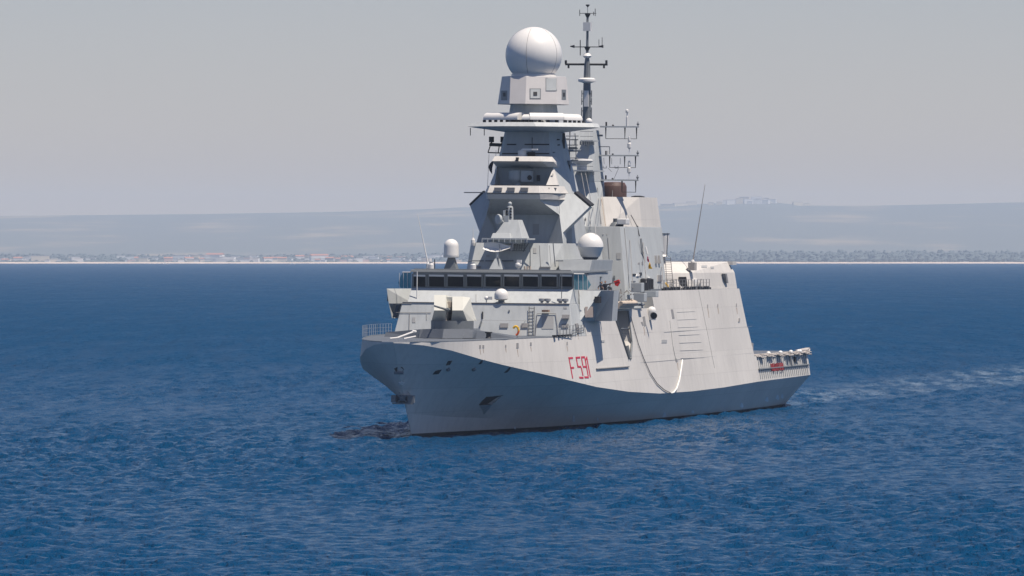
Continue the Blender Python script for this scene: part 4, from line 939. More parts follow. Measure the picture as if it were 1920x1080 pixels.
m = MB(); c = P(972, 497, s=33); m.ball(c, .32, 12); m.tube((c[0], c[1], z5), c, .12); m.box((c[0] - .2, c[1] - .12, c[2] + .2), (c[0] + .1, c[1] + .3, c[2] + .5)); m.build('optical_sight', 'white', ship, smooth=True)
m = MB(); 
for u in (984, 989, 994): c = P(u, 504, s=31.5); m.tube((c[0], c[1], z5), (c[0], c[1], c[2] + .25), .1)
m.build('roof_vents', 'beige', ship)
# details of the deckhouse front
dsf = lambda z: 36.8 + (z - 15.2) * .42 - .05
for u0, u1, v0, v1 in [(882, 902, 499, 502), (1012, 1031, 500, 503)]: panel(u0, v0, u1, v1, dsf(15.6), 'lou', 'vent_grille', parent=dh, t=.12)
m = MB()
for pts in ([(878, 489), (907, 489)], [(910, 489), (963, 489)], [(994, 462), (994, 500)], [(1042, 489), (1056, 489)], [(991, 456), (981, 472)], [(1037, 456), (1041, 500)]): m.path([P(u, v, s=36.9) for u, v in pts], .05)
m.build('pipe_rail', 'dark', dh)
m = MB()
for i in range(7): m.path([P(957 + i * 4.5, 456, s=37.2), P(955 + i * 4.5, 470, s=36.9)], .035)
for v in (457, 461, 465, 470): m.path([P(956, v, s=37), P(986, v, s=37)], .035)
m.build('lattice_screen', 'mid', dh)
m = MB(); m.path([(30.0, -7.7, 15.25), (30.0, 7.7, 15.25)], .04); m.build('roof_rail', 'dark', ship)
for u, v0 in ((808, 507), (887, 506)):
    m = MB(); c = P(u, v0, s=31); m.lathe((c[0], c[1], z5), [(.28, 0), (.28, .5), (.15, .6), (.2, .75)], 12); m.build('roof_fitting', 'white', ship)

# ------------------------------------------------------------------ flight deck, nets and stern
m = MB()
fd = [(107.9, 9.0), (138.2, 8.75), (138.2, -8.75), (107.9, -9.0)]
m.loft([ring(5.93, fd), ring(6.05, fd)]); m.build('flight_deck', 'dark', ship)
m = MB()
pts0 = [P(1411, 669, s=109), P(1423, 673, s=112)]
n_ = 22
for i in range(n_):
    t = i / n_; s = 109 + 29 * t
    w_ = 0.6 + .2 * math.sin(i * 1.7); dz = .15 + .12 * math.sin(i * 2.3)
    m.tube((s, 8.9, 6.1), (s + .4, 8.9 + w_, 6.1 - dz), .05); m.tube((s, 8.9 + w_ * .6, 6.1 - dz), (s + 1.6, 8.9 + w_, 6.0 - dz), .07)
    m.loft([[(s, 8.85, 6.12), (s + 1.35, 8.85, 6.12), (s + 1.35, 8.9 + w_, 6.05 - dz), (s, 8.9 + w_ * .95, 6.02 - dz)], [(s, 8.85, 6.07), (s + 1.35, 8.85, 6.07), (s + 1.35, 8.9 + w_, 6.0 - dz), (s, 8.9 + w_ * .95, 5.97 - dz)]])
m.build('safety_net', 'net', ship)
m = MB(); a = P(1516, 660, s=138.4); b = P(1530, 658.5, s=140.5); m.loft([[(138.2, 8.9, 6.05), (138.2, 7.5, 6.05), (138.2, 7.5, 6.15), (138.2, 8.9, 6.2)], [(142.5, 8.3, 6.3), (142.3, 7.9, 6.3), (142.3, 7.9, 6.36), (142.5, 8.3, 6.38)]]); m.tube((138.4, 8.9, 5.7), (142.0, 8.4, 6.2), .08); m.build('stern_net', 'net', ship)
m = MB(); a = P(1413, 643, s=109); m.box((108.6, 8.6, 6.05), (109.0, 8.95, a[2])); m.build('net_post', 'net', ship)
for u, s in ((1441, 116), (1463.5, 121.5), (1483, 126.5), (1500, 131), (1497, 131)):
    m = MB(); c = P(u, 657, s=s); m.lathe((s, c[1], 6.05), [(.24, 0), (.24, .15), (.15, .26), (.05, .3)], 12); m.build('deck_lamp', 'white', ship, smooth=True)
# ribbed plating of the quarter: lighter frames, dark gap, knuckle strake
for i in range(26):
    s = 109.5 + i * 1.08
    z_a, z_b = 3.5, 5.85
    m = MB(); m.tube((s, hull_p(s, z_a) * 1.0 + .06 + (0 if s < 107.9 else TUM * .2 * (z_a - 3.3)), z_a), (s, hull_p(s, z_b) + .06 + TUM * .2 * (z_b - 3.3), z_b), .05, n=5); m.build('hull_frame', 'grey', ship)
m = MB(); m.path([(109, hull_p(109, 4.55) + .16, 4.55), (137.6, hull_p(137.6, 4.6) + .16, 4.6)], .09); m.build('quarter_strake', 'mid', ship)
m = MB(); sx = 127.0; m.tube((sx, hull_p(sx, 5.8) + .2, 5.9), (sx, hull_p(sx, 4.6) + .2, 4.6), .16); m.build('quarter_pipe', 'dark', ship)
m = MB(); sx = 129.5; m.box((sx, hull_p(sx, 5.2), 4.95), (sx + .5, hull_p(sx, 5.2) + .25, 5.55)); m.build('quarter_vent', 'black', ship)
# the ship's name along the quarter, worn red capitals
def glyph_row(text, s0, s1, z0, z1, off=.19):
    G = {'V': [((0, 1), (.5, 0)), ((.5, 0), (1, 1))], 'I': [((.5, 0), (.5, 1))], 'R': [((0, 0), (0, 1)), ((0, 1), (.9, 1)), ((.9, 1), (.9, .5)), ((.9, .5), (0, .5)), ((.3, .5), (1, 0))], 'G': [((1, 1), (0, 1)), ((0, 1), (0, 0)), ((0, 0), (1, 0)), ((1, 0), (1, .45)), ((1, .45), (.6, .45))],
         'N': [((0, 0), (0, 1)), ((0, 1), (1, 0)), ((1, 0), (1, 1))], 'O': [((0, 0), (0, 1)), ((0, 1), (1, 1)), ((1, 1), (1, 0)), ((1, 0), (0, 0))], 'F': [((0, 0), (0, 1)), ((0, 1), (1, 1)), ((0, .5), (.8, .5))],
         'A': [((0, 0), (.5, 1)), ((.5, 1), (1, 0)), ((.2, .4), (.8, .4))], 'S': [((1, 1), (0, 1)), ((0, 1), (0, .5)), ((0, .5), (1, .5)), ((1, .5), (1, 0)), ((1, 0), (0, 0))]}
    m = MB(); n_ = len(text); st = (s1 - s0) / n_
    for i, ch in enumerate(text):
        for (ax, ay), (bx, by) in G.get(ch, []):
            pa = (s0 + i * st + ax * st * .72, z0 + (z1 - z0) * ay); pb_ = (s0 + i * st + bx * st * .72, z0 + (z1 - z0) * by)
            m.tube((pa[0], hull_p(pa[0], pa[1]) + off, pa[1]), (pb_[0], hull_p(pb_[0], pb_[1]) + off, pb_[1]), .055, n=5)
    m.build('name_lettering', 'wornred', ship)
glyph_row('VIRGINIO', 115.5, 119.4, 4.25, 5.0); glyph_row('FASAN', 120.0, 122.5, 4.25, 5.0)

# ------------------------------------------------------------------ fittings laid on whatever surface is there
bpy.context.view_layer.update(); DG = bpy.context.evaluated_depsgraph_get()
def surf(u, v, off=.03):
    f = Vector((0, math.cos(PITCH), -math.sin(PITCH))); uu = Vector((0, math.sin(PITCH), math.cos(PITCH)))
    d = (f + Vector((1, 0, 0)) * ((u - 960) / F) + uu * ((540 - v) / F)).normalized(); o = Vector((0, 0, H))
    ok, loc, nor, i_, ob, mm = S.ray_cast(DG, o, d, distance=900)
    if not ok: return None
    if nor.dot(d) > 0: nor = -nor
    l = SHIP_I @ (loc + nor * off); n_ = SHIP_I.to_3x3() @ nor
    return (-l.x, l.y, l.z), (-n_.x, n_.y, n_.z)
def cable(pts, r=.03, mt='mid2', name='cable'):
    q = [surf(u, v, r) for u, v in pts]
    if None in q: return
    m = MB(); m.path([a for a, b in q], r, 5); m.build(name, mt, ship)
def fitting(u, v, w_, h_, mt='mid', name='fitting', t=.12):
    q = [surf(a, b, t) for a, b in ((u - w_, v - h_), (u + w_, v - h_), (u + w_, v + h_), (u - w_, v + h_))]
    if None in q or max(abs(x[0][0] - q[0][0][0]) for x in q) > 4.0: return
    m = MB(); m.loft([[a for a, b in q], [tuple(a[i] - b[i] * (t + .03) for i in range(3)) for a, b in q]]); m.build(name, mt, ship)
M['rust'] = mat('rust_stain', (.36, .29, .23), .8, vary=.25, vscale=3)
for pts, r, mt in (([(1105, 396), (1108, 432)], .035, 'lou'), ([(1112, 388), (1117, 440)], .04, 'mid2'), ([(1119, 352), (1126, 420)], .05, 'lou'), ([(1098, 408), (1101, 430)], .03, 'lou'), ([(1122, 372), (1131, 440)], .05, 'mid2'),
                   ([(1048, 367), (1049, 400)], .018, 'mid2'), ([(951, 271), (968, 271)], .06, 'black'), ([(984, 271), (1030, 271)], .06, 'black'), ([(998, 258), (998, 285)], .05, 'mid'), ([(942, 288), (1030, 288)], .05, 'black'),
                   ([(1180, 450), (1187, 540)], .04, 'lou'), ([(1205, 455), (1211, 530)], .04, 'lou'), ([(1170, 428), (1180, 540)], .04, 'mid2'), ([(1140, 445), (1143, 485)], .03, 'mid2'), ([(1240, 500), (1244, 540)], .04, 'lou'),
                   ([(800, 588), (800, 600)], .03, 'mid2'), ([(890, 600), (985, 601)], .02, 'mid2'), ([(893, 552), (893, 566)], .03, 'mid2'), ([(905, 585), (905, 598)], .07, 'black'), ([(903, 603), (900, 613)], .09, 'mid'),
                   ([(936, 458), (938, 470)], .04, 'mid2'), ([(1012, 460), (1014, 500)], .025, 'mid2'), ([(1030, 460), (1033, 500)], .025, 'mid2'), ([(1085, 512), (1136, 509)], .03, 'mid'), ([(1128, 373), (1138, 440)], .035, 'rust'),
                   ([(1166, 374), (1188, 432)], .018, 'mid')):
    cable(pts, r, mt)
for u, v, w_, h_, mt, nm in ((955, 583, 1.2, 1.6, 'mid', 'lamp'), (1098, 412, 1.5, 1.2, 'black', 'lamp'), (1188, 515, 3, 1.5, 'black', 'junction_box'), (1200, 514, 1.6, 3, 'black', 'lamp'), (1195, 516, 2.5, 2, 'white', 'junction_box'), (1187, 528, 3, 1.2, 'dark', 'junction_box'),
                              (1193, 532, 3.5, 6, 'lou', 'hatch'), (1200, 527, 1.6, 5, 'white', 'junction_box'), (1236, 522, 4, 6, 'lou', 'hatch'), (1216, 521, 1.2, 1.5, 'white', 'lamp'), (1152, 520, 1.5, 3, 'mid', 'lamp'), (1126, 520, 1.2, 1.6, 'mid', 'lamp'), (1126, 529, 1.8, 1.2, 'mid', 'junction_box'),
                              (1027, 605, 11, 12, 'mid2', 'watertight_door'), (1060, 577, 3, 2, 'mid2', 'junction_box'), (776, 600, 3, 5, 'mid2', 'hatch'), (915, 480, 3, 2, 'mid2', 'junction_box'), (1003, 470, 3, 5, 'mid2', 'hatch'), (1005, 430, 6, 10, 'mid2', 'hatch'),
                              (1038, 286, 1.5, 1, 'mid', 'lamp'), (1046, 262, 2, 1, 'black', 'lamp'), (1047, 272, 1.8, .8, 'black', 'lamp'), (1034, 328, 2, 2.2, 'mid', 'lamp'), (1160, 480, 4, 6, 'mid2', 'hatch'), (1320, 500, 5, 2, 'mid2', 'vent'), (1335, 502, 3, 2, 'mid2', 'vent'),
                              (1310, 535, 4, 4, 'mid2', 'hatch'), (1245, 640, 5, 3, 'mid2', 'hatch'), (1130, 640, 3, 2, 'mid2', 'scupper_plate'), (1385, 600, 1, 3, 'lou', 'scupper')):
    fitting(u, v, w_, h_, mt, nm, .10 if mt != 'mid2' else .035)
for u, v, L_ in ((900, 655, 10), (906, 655, 7), (948, 653, 8), (970, 655, 14), (995, 650, 9), (1063, 649, 10), (1207, 613, 16), (1083, 626, 10), (1327, 578, 18), (1346, 577, 12), (1270, 680, 14), (1381, 577, 12)):
    q = [surf(a, b, .012) for a, b in ((u - .7, v), (u + .7, v), (u + .5 + L_ * .12, v + L_), (u - .1 + L_ * .12, v + L_))]
    if None not in q: m = MB(); m.loft([[a for a, b in q], [tuple(a[i] - b[i] * .03 for i in range(3)) for a, b in q]]); m.build('rust_streak', 'rust', ship)

# ------------------------------------------------------------------ things of their own aboard: rope, flags, buoys, crew
def top(mb, name, mt, org, **k):
    return mb.build(name, mt, None, origin=org, top=k, smooth=k.pop('smooth', False) if 'smooth' in k else False)
rp = [(1183, 594), (1188, 612), (1197, 645), (1207, 672), (1219, 699), (1232, 719), (1246, 731), (1258, 737)]
m = MB(); pts = [on_side(u, v, .09) for u, v in rp]; m.path(pts, .045, 6)
o_ = m.build('mooring_line', 'drope', None, origin=pts[0], top=dict(label='long dark line hanging in a loop down the grey port side', category='rope'))
rp2 = [(1258, 737), (1263, 736), (1269, 728), (1274, 712), (1277, 693), (1279.5, 675)]
m = MB(); pts = [on_side(u, v, .12) for u, v in rp2]; m.path(pts, .085, 6)
m.build('white_hose', 'rope', None, origin=pts[-1], top=dict(label='short thick white hose end curving up the port side to a scupper', category='hose'))
def flag(pts, mt, name, **k):
    """a cloth of real thickness, waved a little; pts = four corners in photo points with a station"""
    q = [Vector(P(u, v, s=s)) for u, v, s in pts]; n_ = 6; rows = []
    for i in range(n_ + 1):
        a = q[0].lerp(q[3], i / n_); b = q[1].lerp(q[2], i / n_)
        rows.append([a.lerp(b, j / n_) + Vector((.12 * math.sin(i * 1.3 + j * 1.1), 0, 0)) for j in range(n_ + 1)])
    m = MB()
    for off in (0, .02):
        vs = [tuple(x + Vector((off, 0, 0))) for r in rows for x in r]; w_ = n_ + 1
        m.add(vs, [(i * w_ + j, i * w_ + j + 1, (i + 1) * w_ + j + 1, (i + 1) * w_ + j) for i in range(n_) for j in range(n_)])
    return m.build(name, mt, None, origin=tuple(q[0]), top=k)
flag([(924, 299, 43), (925.5, 300, 43), (922, 327, 43), (915, 313, 43)], 'navy', 'signal_flag', label='dark pennant hanging from a halyard at the left of the mast', category='flag')
flag([(1213, 481, 64), (1216, 481, 64), (1218, 491, 64), (1214, 491, 64)], 'pink', 'signal_flag', label='magenta signal flag in the hoist beside the funnel house', category='flag')
flag([(1217, 491, 64), (1218, 492, 64), (1223, 504, 64), (1215.5, 504, 64)], 'yellow', 'signal_flag', label='yellow signal flag at the bottom of the funnel hoist', category='flag')
hm = MB(); hm.tube(P(1211, 462, s=64), P(1218, 492, s=64), .03); hm.tube(P(1210.5, 463, s=64), P(1214, 477, s=64), .1); hm.build('signal_halyard', 'white', ship)
def lifebuoy(u, v, s, **k):
    c = Vector(P(u, v, s=s)); m = MB(); n_ = 14; pts = []
    for i in range(n_ + 1):
        a = R(-60 + 300 * i / n_); pts.append((0, .28 * math.sin(a), .42 * math.cos(a)))
    m.path([(p_[0] + c.x, p_[1] + c.y, p_[2] + c.z) for p_ in pts[:8]], .11, 8)
    e = empty('lifebuoy', shipspot(c), **k)
    m.v = [(x - c.x, y - c.y, z - c.z) for x, y, z in m.v]; m.build('ring', 'yellow', e, smooth=True)
    m = MB(); m.path(pts[7:12], .11, 8); m.build('lower_ring', 'orange', e, smooth=True)
lifebuoy(967, 620, 26.1, label='yellow and orange lifebuoy on the front of the lower house', category='lifebuoy')
lifebuoy(1247, 539, 79.5, label='yellow and orange lifebuoy at the rail beside the hangar ladder', category='lifebuoy')

def person(org, yaw, joints, cloth, label, hold=None):
    e = empty('person', shipspot(org) @ Matrix.Rotation(yaw, 4, 'Z'), label=label, category='person')
    names = list(joints); me_ = bpy.data.meshes.new('body'); idx = {n_: i for i, n_ in enumerate(names)}
    ed = [(idx[joints[n_][1]], idx[n_]) for n_ in names if joints[n_][1]]
    me_.from_pydata([joints[n_][0] for n_ in names], ed, [])
    ob = bpy.data.objects.new('body', me_); COL.objects.link(ob); ob.parent = e; me_.materials.append(M[cloth])
    sk = ob.modifiers.new('skin', 'SKIN'); su = ob.modifiers.new('sub', 'SUBSURF'); su.levels = 1; su.render_levels = 2
    for i, n_ in enumerate(names):
        v = me_.skin_vertices[0].data[i]; v.radius = (joints[n_][2], joints[n_][2]); v.use_root = (n_ == 'pelvis')
    hx, hy, hz = joints['neck'][0]
    def part(name, mt, fn):
        b = bmesh.new(); fn(b); mm = bpy.data.meshes.new(name); b.to_mesh(mm); b.free(); mm.materials.append(M[mt]); o = bpy.data.objects.new(name, mm); COL.objects.link(o); o.parent = e
        mm.polygons.foreach_set('use_smooth', [True] * len(mm.polygons)); return o
    def head(b):
        bmesh.ops.create_uvsphere(b, u_segments=16, v_segments=12, radius=.105, matrix=Matrix.Translation((hx + .01, hy, hz + .15)) @ Matrix.Diagonal((1.0, .8, 1.18, 1)))
        bmesh.ops.create_cone(b, cap_ends=True, segments=6, radius1=.02, radius2=.005, depth=.05, matrix=Matrix.Translation((hx + .11, hy, hz + .14)) @ Matrix.Rotation(R(100), 4, 'Y'))
        for sg in (-1, 1): bmesh.ops.create_uvsphere(b, u_segments=8, v_segments=6, radius=.025, matrix=Matrix.Translation((hx, hy + .085 * sg, hz + .14)))
    part('head', 'skin', head)
    def hair_(b):
        bmesh.ops.create_uvsphere(b, u_segments=16, v_segments=12, radius=.112, matrix=Matrix.Translation((hx - .015, hy, hz + .185)) @ Matrix.Diagonal((1.0, .85, .95, 1)))
    part('hair', 'hair', hair_)
    for hn in ('hand_r', 'hand_l'):
        cx_, cy_, cz_ = joints[hn][0]
        def hand(b):
            bmesh.ops.create_cube(b, size=1, matrix=Matrix.Translation((cx_, cy_, cz_)) @ Matrix.Diagonal((.04, .085, .09, 1)))
            for k in range(4): bmesh.ops.create_cone(b, cap_ends=True, segments=6, radius1=.010, radius2=.008, depth=.06 + .012 * (k in (1, 2)), matrix=Matrix.Translation((cx_ + .015, cy_ - .032 + k * .021, cz_ + .07)) @ Matrix.Rotation(R(25), 4, 'Y'))
            bmesh.ops.create_cone(b, cap_ends=True, segments=6, radius1=.012, radius2=.009, depth=.06, matrix=Matrix.Translation((cx_ + .03, cy_ + .055, cz_ + .01)) @ Matrix.Rotation(R(-40), 4, 'X'))
        part('hand', 'skin', hand)
    return e
def stance(arm_r, arm_l, lean=0.0):
    J = dict(pelvis=((0, 0, .95), None, .14), waist=((lean * .3, 0, 1.12), 'pelvis', .13), chest=((lean * .7, 0, 1.34), 'waist', .16), neck=((lean, 0, 1.52), 'chest', .055))
    for n_, sg, arm in (('r', -1, arm_r), ('l', 1, arm_l)):
        J['sho_' + n_] = ((lean * .8, sg * .19, 1.43), 'chest', .07); J['elb_' + n_] = (arm[0], 'sho_' + n_, .05); J['wri_' + n_] = (arm[1], 'elb_' + n_, .035); 
        J['hip_' + n_] = ((0, sg * .10, .88), 'pelvis', .10); J['kne_' + n_] = ((.03, sg * .12, .48), 'hip_' + n_, .07); J['ank_' + n_] = ((0, sg * .13, .09), 'kne_' + n_, .045); J['toe_' + n_] = ((.16, sg * .14, .05), 'ank_' + n_, .04)
        J['hand_' + n_] = (arm[2], 'wri_' + n_, .02)
    return J
fl = 12.45
c = P(1135, 540, s=38.0)
J1 = stance((((.15, -.35, 1.25)), (.35, -.25, 1.15), (.42, -.22, 1.15)), ((.12, .50, 1.50), (.1, .75, 1.62), (.1, .83, 1.66)), .05)
person((38.0, c[1], fl), 0.0, J1, 'navy', 'person in dark clothes on the port bridge wing holding up a red flag')
c2 = P(1128, 540, s=39.2)
J2 = stance(((.1, -.35, 1.2), (.3, -.3, 1.1), (.38, -.3, 1.1)), ((.15, .3, 1.2), (.35, .2, 1.12), (.42, .18, 1.12)), .08)
person((39.2, c2[1], fl - .1), 0.2, J2, 'navy', 'person in dark clothes leaning on the wing bulwark left of the flag holder')
c3 = P(1144, 541, s=38.4)
person((38.4, c3[1], fl - .25), -.2, J2, 'mid', 'person in grey clothes right of the flag holder, low behind the bulwark')
m = MB(); m.tube(P(1148, 532.5, s=37.9), P(1163, 526, s=37.9), .02)
fp = P(1148, 532.5, s=37.9)
fe = empty('signal_flag', shipspot(fp), label='bright red flag held up by a person on the port bridge wing', category='flag')
m.v = [(x - fp[0], y - fp[1], z - fp[2]) for x, y, z in m.v]; m.build('staff', 'black', fe)
q = [Vector(P(u, v, s=37.9)) - Vector(fp) for u, v in [(1151, 527), (1160, 524), (1162, 530), (1158, 537), (1153, 535)]]
m = MB(); m.loft([[tuple(x) for x in q], [tuple(x + Vector((.12, .02, 0))) for x in q]]); m.build('cloth', 'flagred', fe)

# ------------------------------------------------------------------ water
def add_obj(name, verts, faces, mt, **k):
    me_ = bpy.data.meshes.new(name); me_.from_pydata(verts, [], faces); me_.materials.append(mt)
    o = bpy.data.objects.new(name, me_); COL.objects.link(o); ptag(o, **k); return o
wm = bpy.data.materials.new('sea_water'); wm.use_nodes = True; t = wm.node_tree; b = t.nodes['Principled BSDF']
N = t.nodes.new; Lk = t.links.new
geo = N('ShaderNodeNewGeometry')
def nmap_(sx, sy, rot=0.0):
    mp = N('ShaderNodeMapping'); mp.inputs['Scale'].default_value = (sx, sy, 1); mp.inputs['Rotation'].default_value = (0, 0, rot); Lk(geo.outputs['Position'], mp.inputs[0]); return mp
def nz(mp, scale, det, rough=.5, dist=0.0):
    n_ = N('ShaderNodeTexNoise'); n_.inputs['Scale'].default_value = scale; n_.inputs['Detail'].default_value = det; n_.inputs['Roughness'].default_value = rough; n_.inputs['Distortion'].default_value = dist
    Lk(mp.outputs[0], n_.inputs['Vector']); return n_.outputs[0]
def math_(op, a, c):
    m_ = N('ShaderNodeMath'); m_.operation = op
    for i, x in enumerate((a, c)):
        if isinstance(x, (int, float)): m_.inputs[i].default_value = x
        else: Lk(x, m_.inputs[i])
    return m_.outputs[0]
s_abs_ = N('ShaderNodeSeparateXYZ'); Lk(geo.outputs['Position'], s_abs_.inputs[0]); s_abs = s_abs_.outputs[1]
chop = nz(nmap_(2.0, .6, R(4)), 1.0, 5, .62, .3)
swell = nz(nmap_(.45, .05, R(-2)), 1.0, 4, .6)
wind = nz(nmap_(.007, .0035, R(8)), 1.0, 4, .55)
hgt = math_('ADD', math_('MULTIPLY', chop, 1.0), math_('MULTIPLY', swell, 2.2))
bp = N('ShaderNodeBump'); bp.inputs['Strength'].default_value = 1.0; bp.inputs['Distance'].default_value = 0.55
Lk(hgt, bp.inputs['Height'])
fn_ = N('ShaderNodeTexNoise'); fn_.inputs['Scale'].default_value = 1.0; fn_.inputs['Detail'].default_value = 7; fn_.inputs['Roughness'].default_value = .78; Lk(nmap_(.16, .010, R(1)).outputs[0], fn_.inputs['Vector'])
fn2 = N('ShaderNodeTexNoise'); fn2.inputs['Scale'].default_value = 1.0; fn2.inputs['Detail'].default_value = 5; fn2.inputs['Roughness'].default_value = .7; Lk(nmap_(.55, .07, R(-1)).outputs[0], fn2.inputs['Vector'])
fad = N('ShaderNodeVectorMath'); fad.operation = 'ADD'; Lk(fn_.outputs['Color'], fad.inputs[0]); Lk(fn2.outputs['Color'], fad.inputs[1])
fc = N('ShaderNodeVectorMath'); fc.operation = 'SUBTRACT'; fc.inputs[1].default_value = (1, 1, 1); Lk(fad.outputs[0], fc.inputs[0])
fw_ = N('ShaderNodeMapRange'); fw_.interpolation_type = 'SMOOTHSTEP'; fw_.inputs[1].default_value = 420; fw_.inputs[2].default_value = 1100; fw_.inputs[3].default_value = 0.05; fw_.inputs[4].default_value = 2.0; Lk(s_abs, fw_.inputs[0])
fs_ = N('ShaderNodeVectorMath'); fs_.operation = 'SCALE'; Lk(fc.outputs[0], fs_.inputs[0]); Lk(fw_.outputs[0], fs_.inputs['Scale'])
fz = N('ShaderNodeVectorMath'); fz.operation = 'MULTIPLY'; fz.inputs[1].default_value = (.7, 1.0, 0.0); Lk(fs_.outputs[0], fz.inputs[0])
fa = N('ShaderNodeVectorMath'); fa.operation = 'ADD'; Lk(bp.outputs[0], fa.inputs[0]); Lk(fz.outputs[0], fa.inputs[1])
fnn = N('ShaderNodeVectorMath'); fnn.operation = 'NORMALIZE'; Lk(fa.outputs[0], fnn.inputs[0]); Lk(fnn.outputs[0], b.inputs['Normal'])
# wake: a band of finer, paler water that follows the ship's track behind the stern
sub = N('ShaderNodeVectorMath'); sub.operation = 'SUBTRACT'; Lk(geo.outputs['Position'], sub.inputs[0]); sub.inputs[1].default_value = (X0, Z0, 0)
def dotv(v):
    d_ = N('ShaderNodeVectorMath'); d_.operation = 'DOT_PRODUCT'; Lk(sub.outputs[0], d_.inputs[0]); d_.inputs[1].default_value = v; return d_.outputs['Value']
s_ = dotv(tuple(-FW)); p_ = dotv(tuple(PT))
wid = math_('ADD', math_('MULTIPLY', math_('SUBTRACT', s_, 130.0), .035), 7.5)
rel = math_('DIVIDE', math_('ABSOLUTE', math_('ADD', p_, 0.0), 0), wid)
mrw = N('ShaderNodeMapRange'); mrw.inputs[1].default_value = .55; mrw.inputs[2].default_value = 1.15; mrw.inputs[3].default_value = 1; mrw.inputs[4].default_value = 0; Lk(rel, mrw.inputs[0])
mrs = N('ShaderNodeMapRange'); mrs.inputs[1].default_value = 131; mrs.inputs[2].default_value = 140; Lk(s_, mrs.inputs[0])
streak = nz(nmap_(.35, .05, TH), 1.0, 5, .65)
mst = N('ShaderNodeMapRange'); mst.inputs[1].default_value = .45; mst.inputs[2].default_value = .68; mst.inputs[3].default_value = 0; mst.inputs[4].default_value = 1; Lk(streak, mst.inputs[0])
wake = math_('MULTIPLY', math_('MULTIPLY', mrw.outputs[0], mrs.outputs[0]), mst.outputs[0])
mw = N('ShaderNodeMapRange'); mw.inputs[1].default_value = .35; mw.inputs[2].default_value = .65; mw.inputs[3].default_value = .15; mw.inputs[4].default_value = .21; Lk(wind, mw.inputs[0])
rgh = N('ShaderNodeMapRange'); rgh.interpolation_type = 'SMOOTHSTEP'; rgh.inputs[1].default_value = 450; rgh.inputs[2].default_value = 1700; rgh.inputs[3].default_value = 0.0; rgh.inputs[4].default_value = 0.50; Lk(s_abs, rgh.inputs[0])
gust = nz(nmap_(.09, .012, R(2)), 1.0, 8, .72); gm = N('ShaderNodeMapRange'); gm.inputs[1].default_value = .34; gm.inputs[2].default_value = .66; gm.inputs[3].default_value = .62; gm.inputs[4].default_value = 1.15; Lk(gust, gm.inputs[0])
Lk(math_('ADD', mw.outputs[0], math_('MULTIPLY', rgh.outputs[0], gm.outputs[0])), b.inputs['Roughness'])
mix = N('ShaderNodeMix'); mix.data_type = 'RGBA'; mix.inputs['A'].default_value = (.0, .042, .112, 1); mix.inputs['B'].default_value = (.30, .38, .45, 1)
Lk(math_('MULTIPLY', wake, .42), mix.inputs['Factor']); Lk(mix.outputs['Result'], b.inputs['Base Color'])
b.inputs['IOR'].default_value = 1.33; b.inputs['Specular Tint'].default_value = (.62, .85, 1.0, 1)
# specular level lowered with distance, to dim the low sky mirrored far out
sxy = N('ShaderNodeSeparateXYZ'); Lk(geo.outputs['Position'], sxy.inputs[0])
spec_far = N('ShaderNodeMapRange'); spec_far.interpolation_type = 'SMOOTHSTEP'; spec_far.inputs[1].default_value = 450; spec_far.inputs[2].default_value = 1900; spec_far.inputs[3].default_value = 0.06; spec_far.inputs[4].default_value = 0.035
Lk(sxy.outputs[1], spec_far.inputs[0]); Lk(spec_far.outputs[0], b.inputs['Specular IOR Level'])
import numpy as np
RE = 7.43e6                        # earth radius with the usual refraction of light
def drop(Y): return Y * Y / (2 * RE)
rng = np.random.default_rng(4)
rows = np.array([1180 - 0.62 * i for i in range(int((1180 - 494.3) / 0.62))]); aa = (rows - 465) / F
Yr = RE * (aa - np.sqrt(aa * aa - 2 * H / RE)); Yr = np.append(Yr, [14900.0]); nc = 900
U = np.linspace(-1.32, 1.32, nc)
YY = np.repeat(Yr[:, None], nc, 1) + rng.uniform(-.15, .15, (len(Yr), nc)) * np.gradient(Yr)[:, None]
XX = YY * (960 / F) * U[None, :] + (np.sign(U) * np.clip(np.abs(U) - 1.1, 0, 1) * 900)[None, :]
dY = np.abs(np.gradient(Yr))[:, None]; ZZ = np.zeros_like(XX)
for i in range(80):
    lam = 0.75 * (5.0 / 0.75) ** rng.random(); ang = R(20) + rng.normal(0, .8); k_ = 2 * math.pi / lam
    amp = lam * .0068 * rng.uniform(.6, 1.2)
    fade = np.clip((lam * 1.1 - dY * abs(math.cos(ang)) * 1.0) / (lam * .6), 0.0, 1)
    ph = k_ * (XX * math.sin(ang) + YY * math.cos(ang)) + rng.uniform(0, 6.28)
    ZZ += amp * fade * (np.sin(ph) + .25 * np.sin(2 * ph + 1.57))
ZZ *= 1 + .45 * np.sin(XX * .06 + 1.3 * np.sin(YY * .011)) * np.sin(YY * .019 + .7 * np.sin(XX * .04))
ri = np.arange(len(Yr))[:, None]; ci = np.arange(nc)[None, :]; eg = np.clip(np.minimum(ri / 25.0, np.minimum(ci, nc - 1 - ci) / 8.0), 0, 1)   # the rippled patch runs out into the plain sea round it
ZZ = ZZ * eg - .23 * (1 - eg)
ZZ -= .02 + YY * YY / (2 * RE)
nr = len(Yr); co = np.stack([XX, YY, ZZ], -1).reshape(-1, 3)
idx = np.arange(nr * nc).reshape(nr, nc); q = np.stack([idx[:-1, :-1], idx[:-1, 1:], idx[1:, 1:], idx[1:, :-1]], -1).reshape(-1, 4)
sm = bpy.data.meshes.new('sea'); sm.vertices.add(len(co)); sm.vertices.foreach_set('co', co.ravel().astype(np.float32))
sm.loops.add(q.size); sm.loops.foreach_set('vertex_index', q.ravel().astype(np.int32)); sm.polygons.add(len(q)); sm.polygons.foreach_set('loop_start', np.arange(0, q.size, 4, dtype=np.int32))
sm.update(calc_edges=True); sm.polygons.foreach_set('use_smooth', np.ones(len(q), dtype=bool)); sm.materials.append(wm)
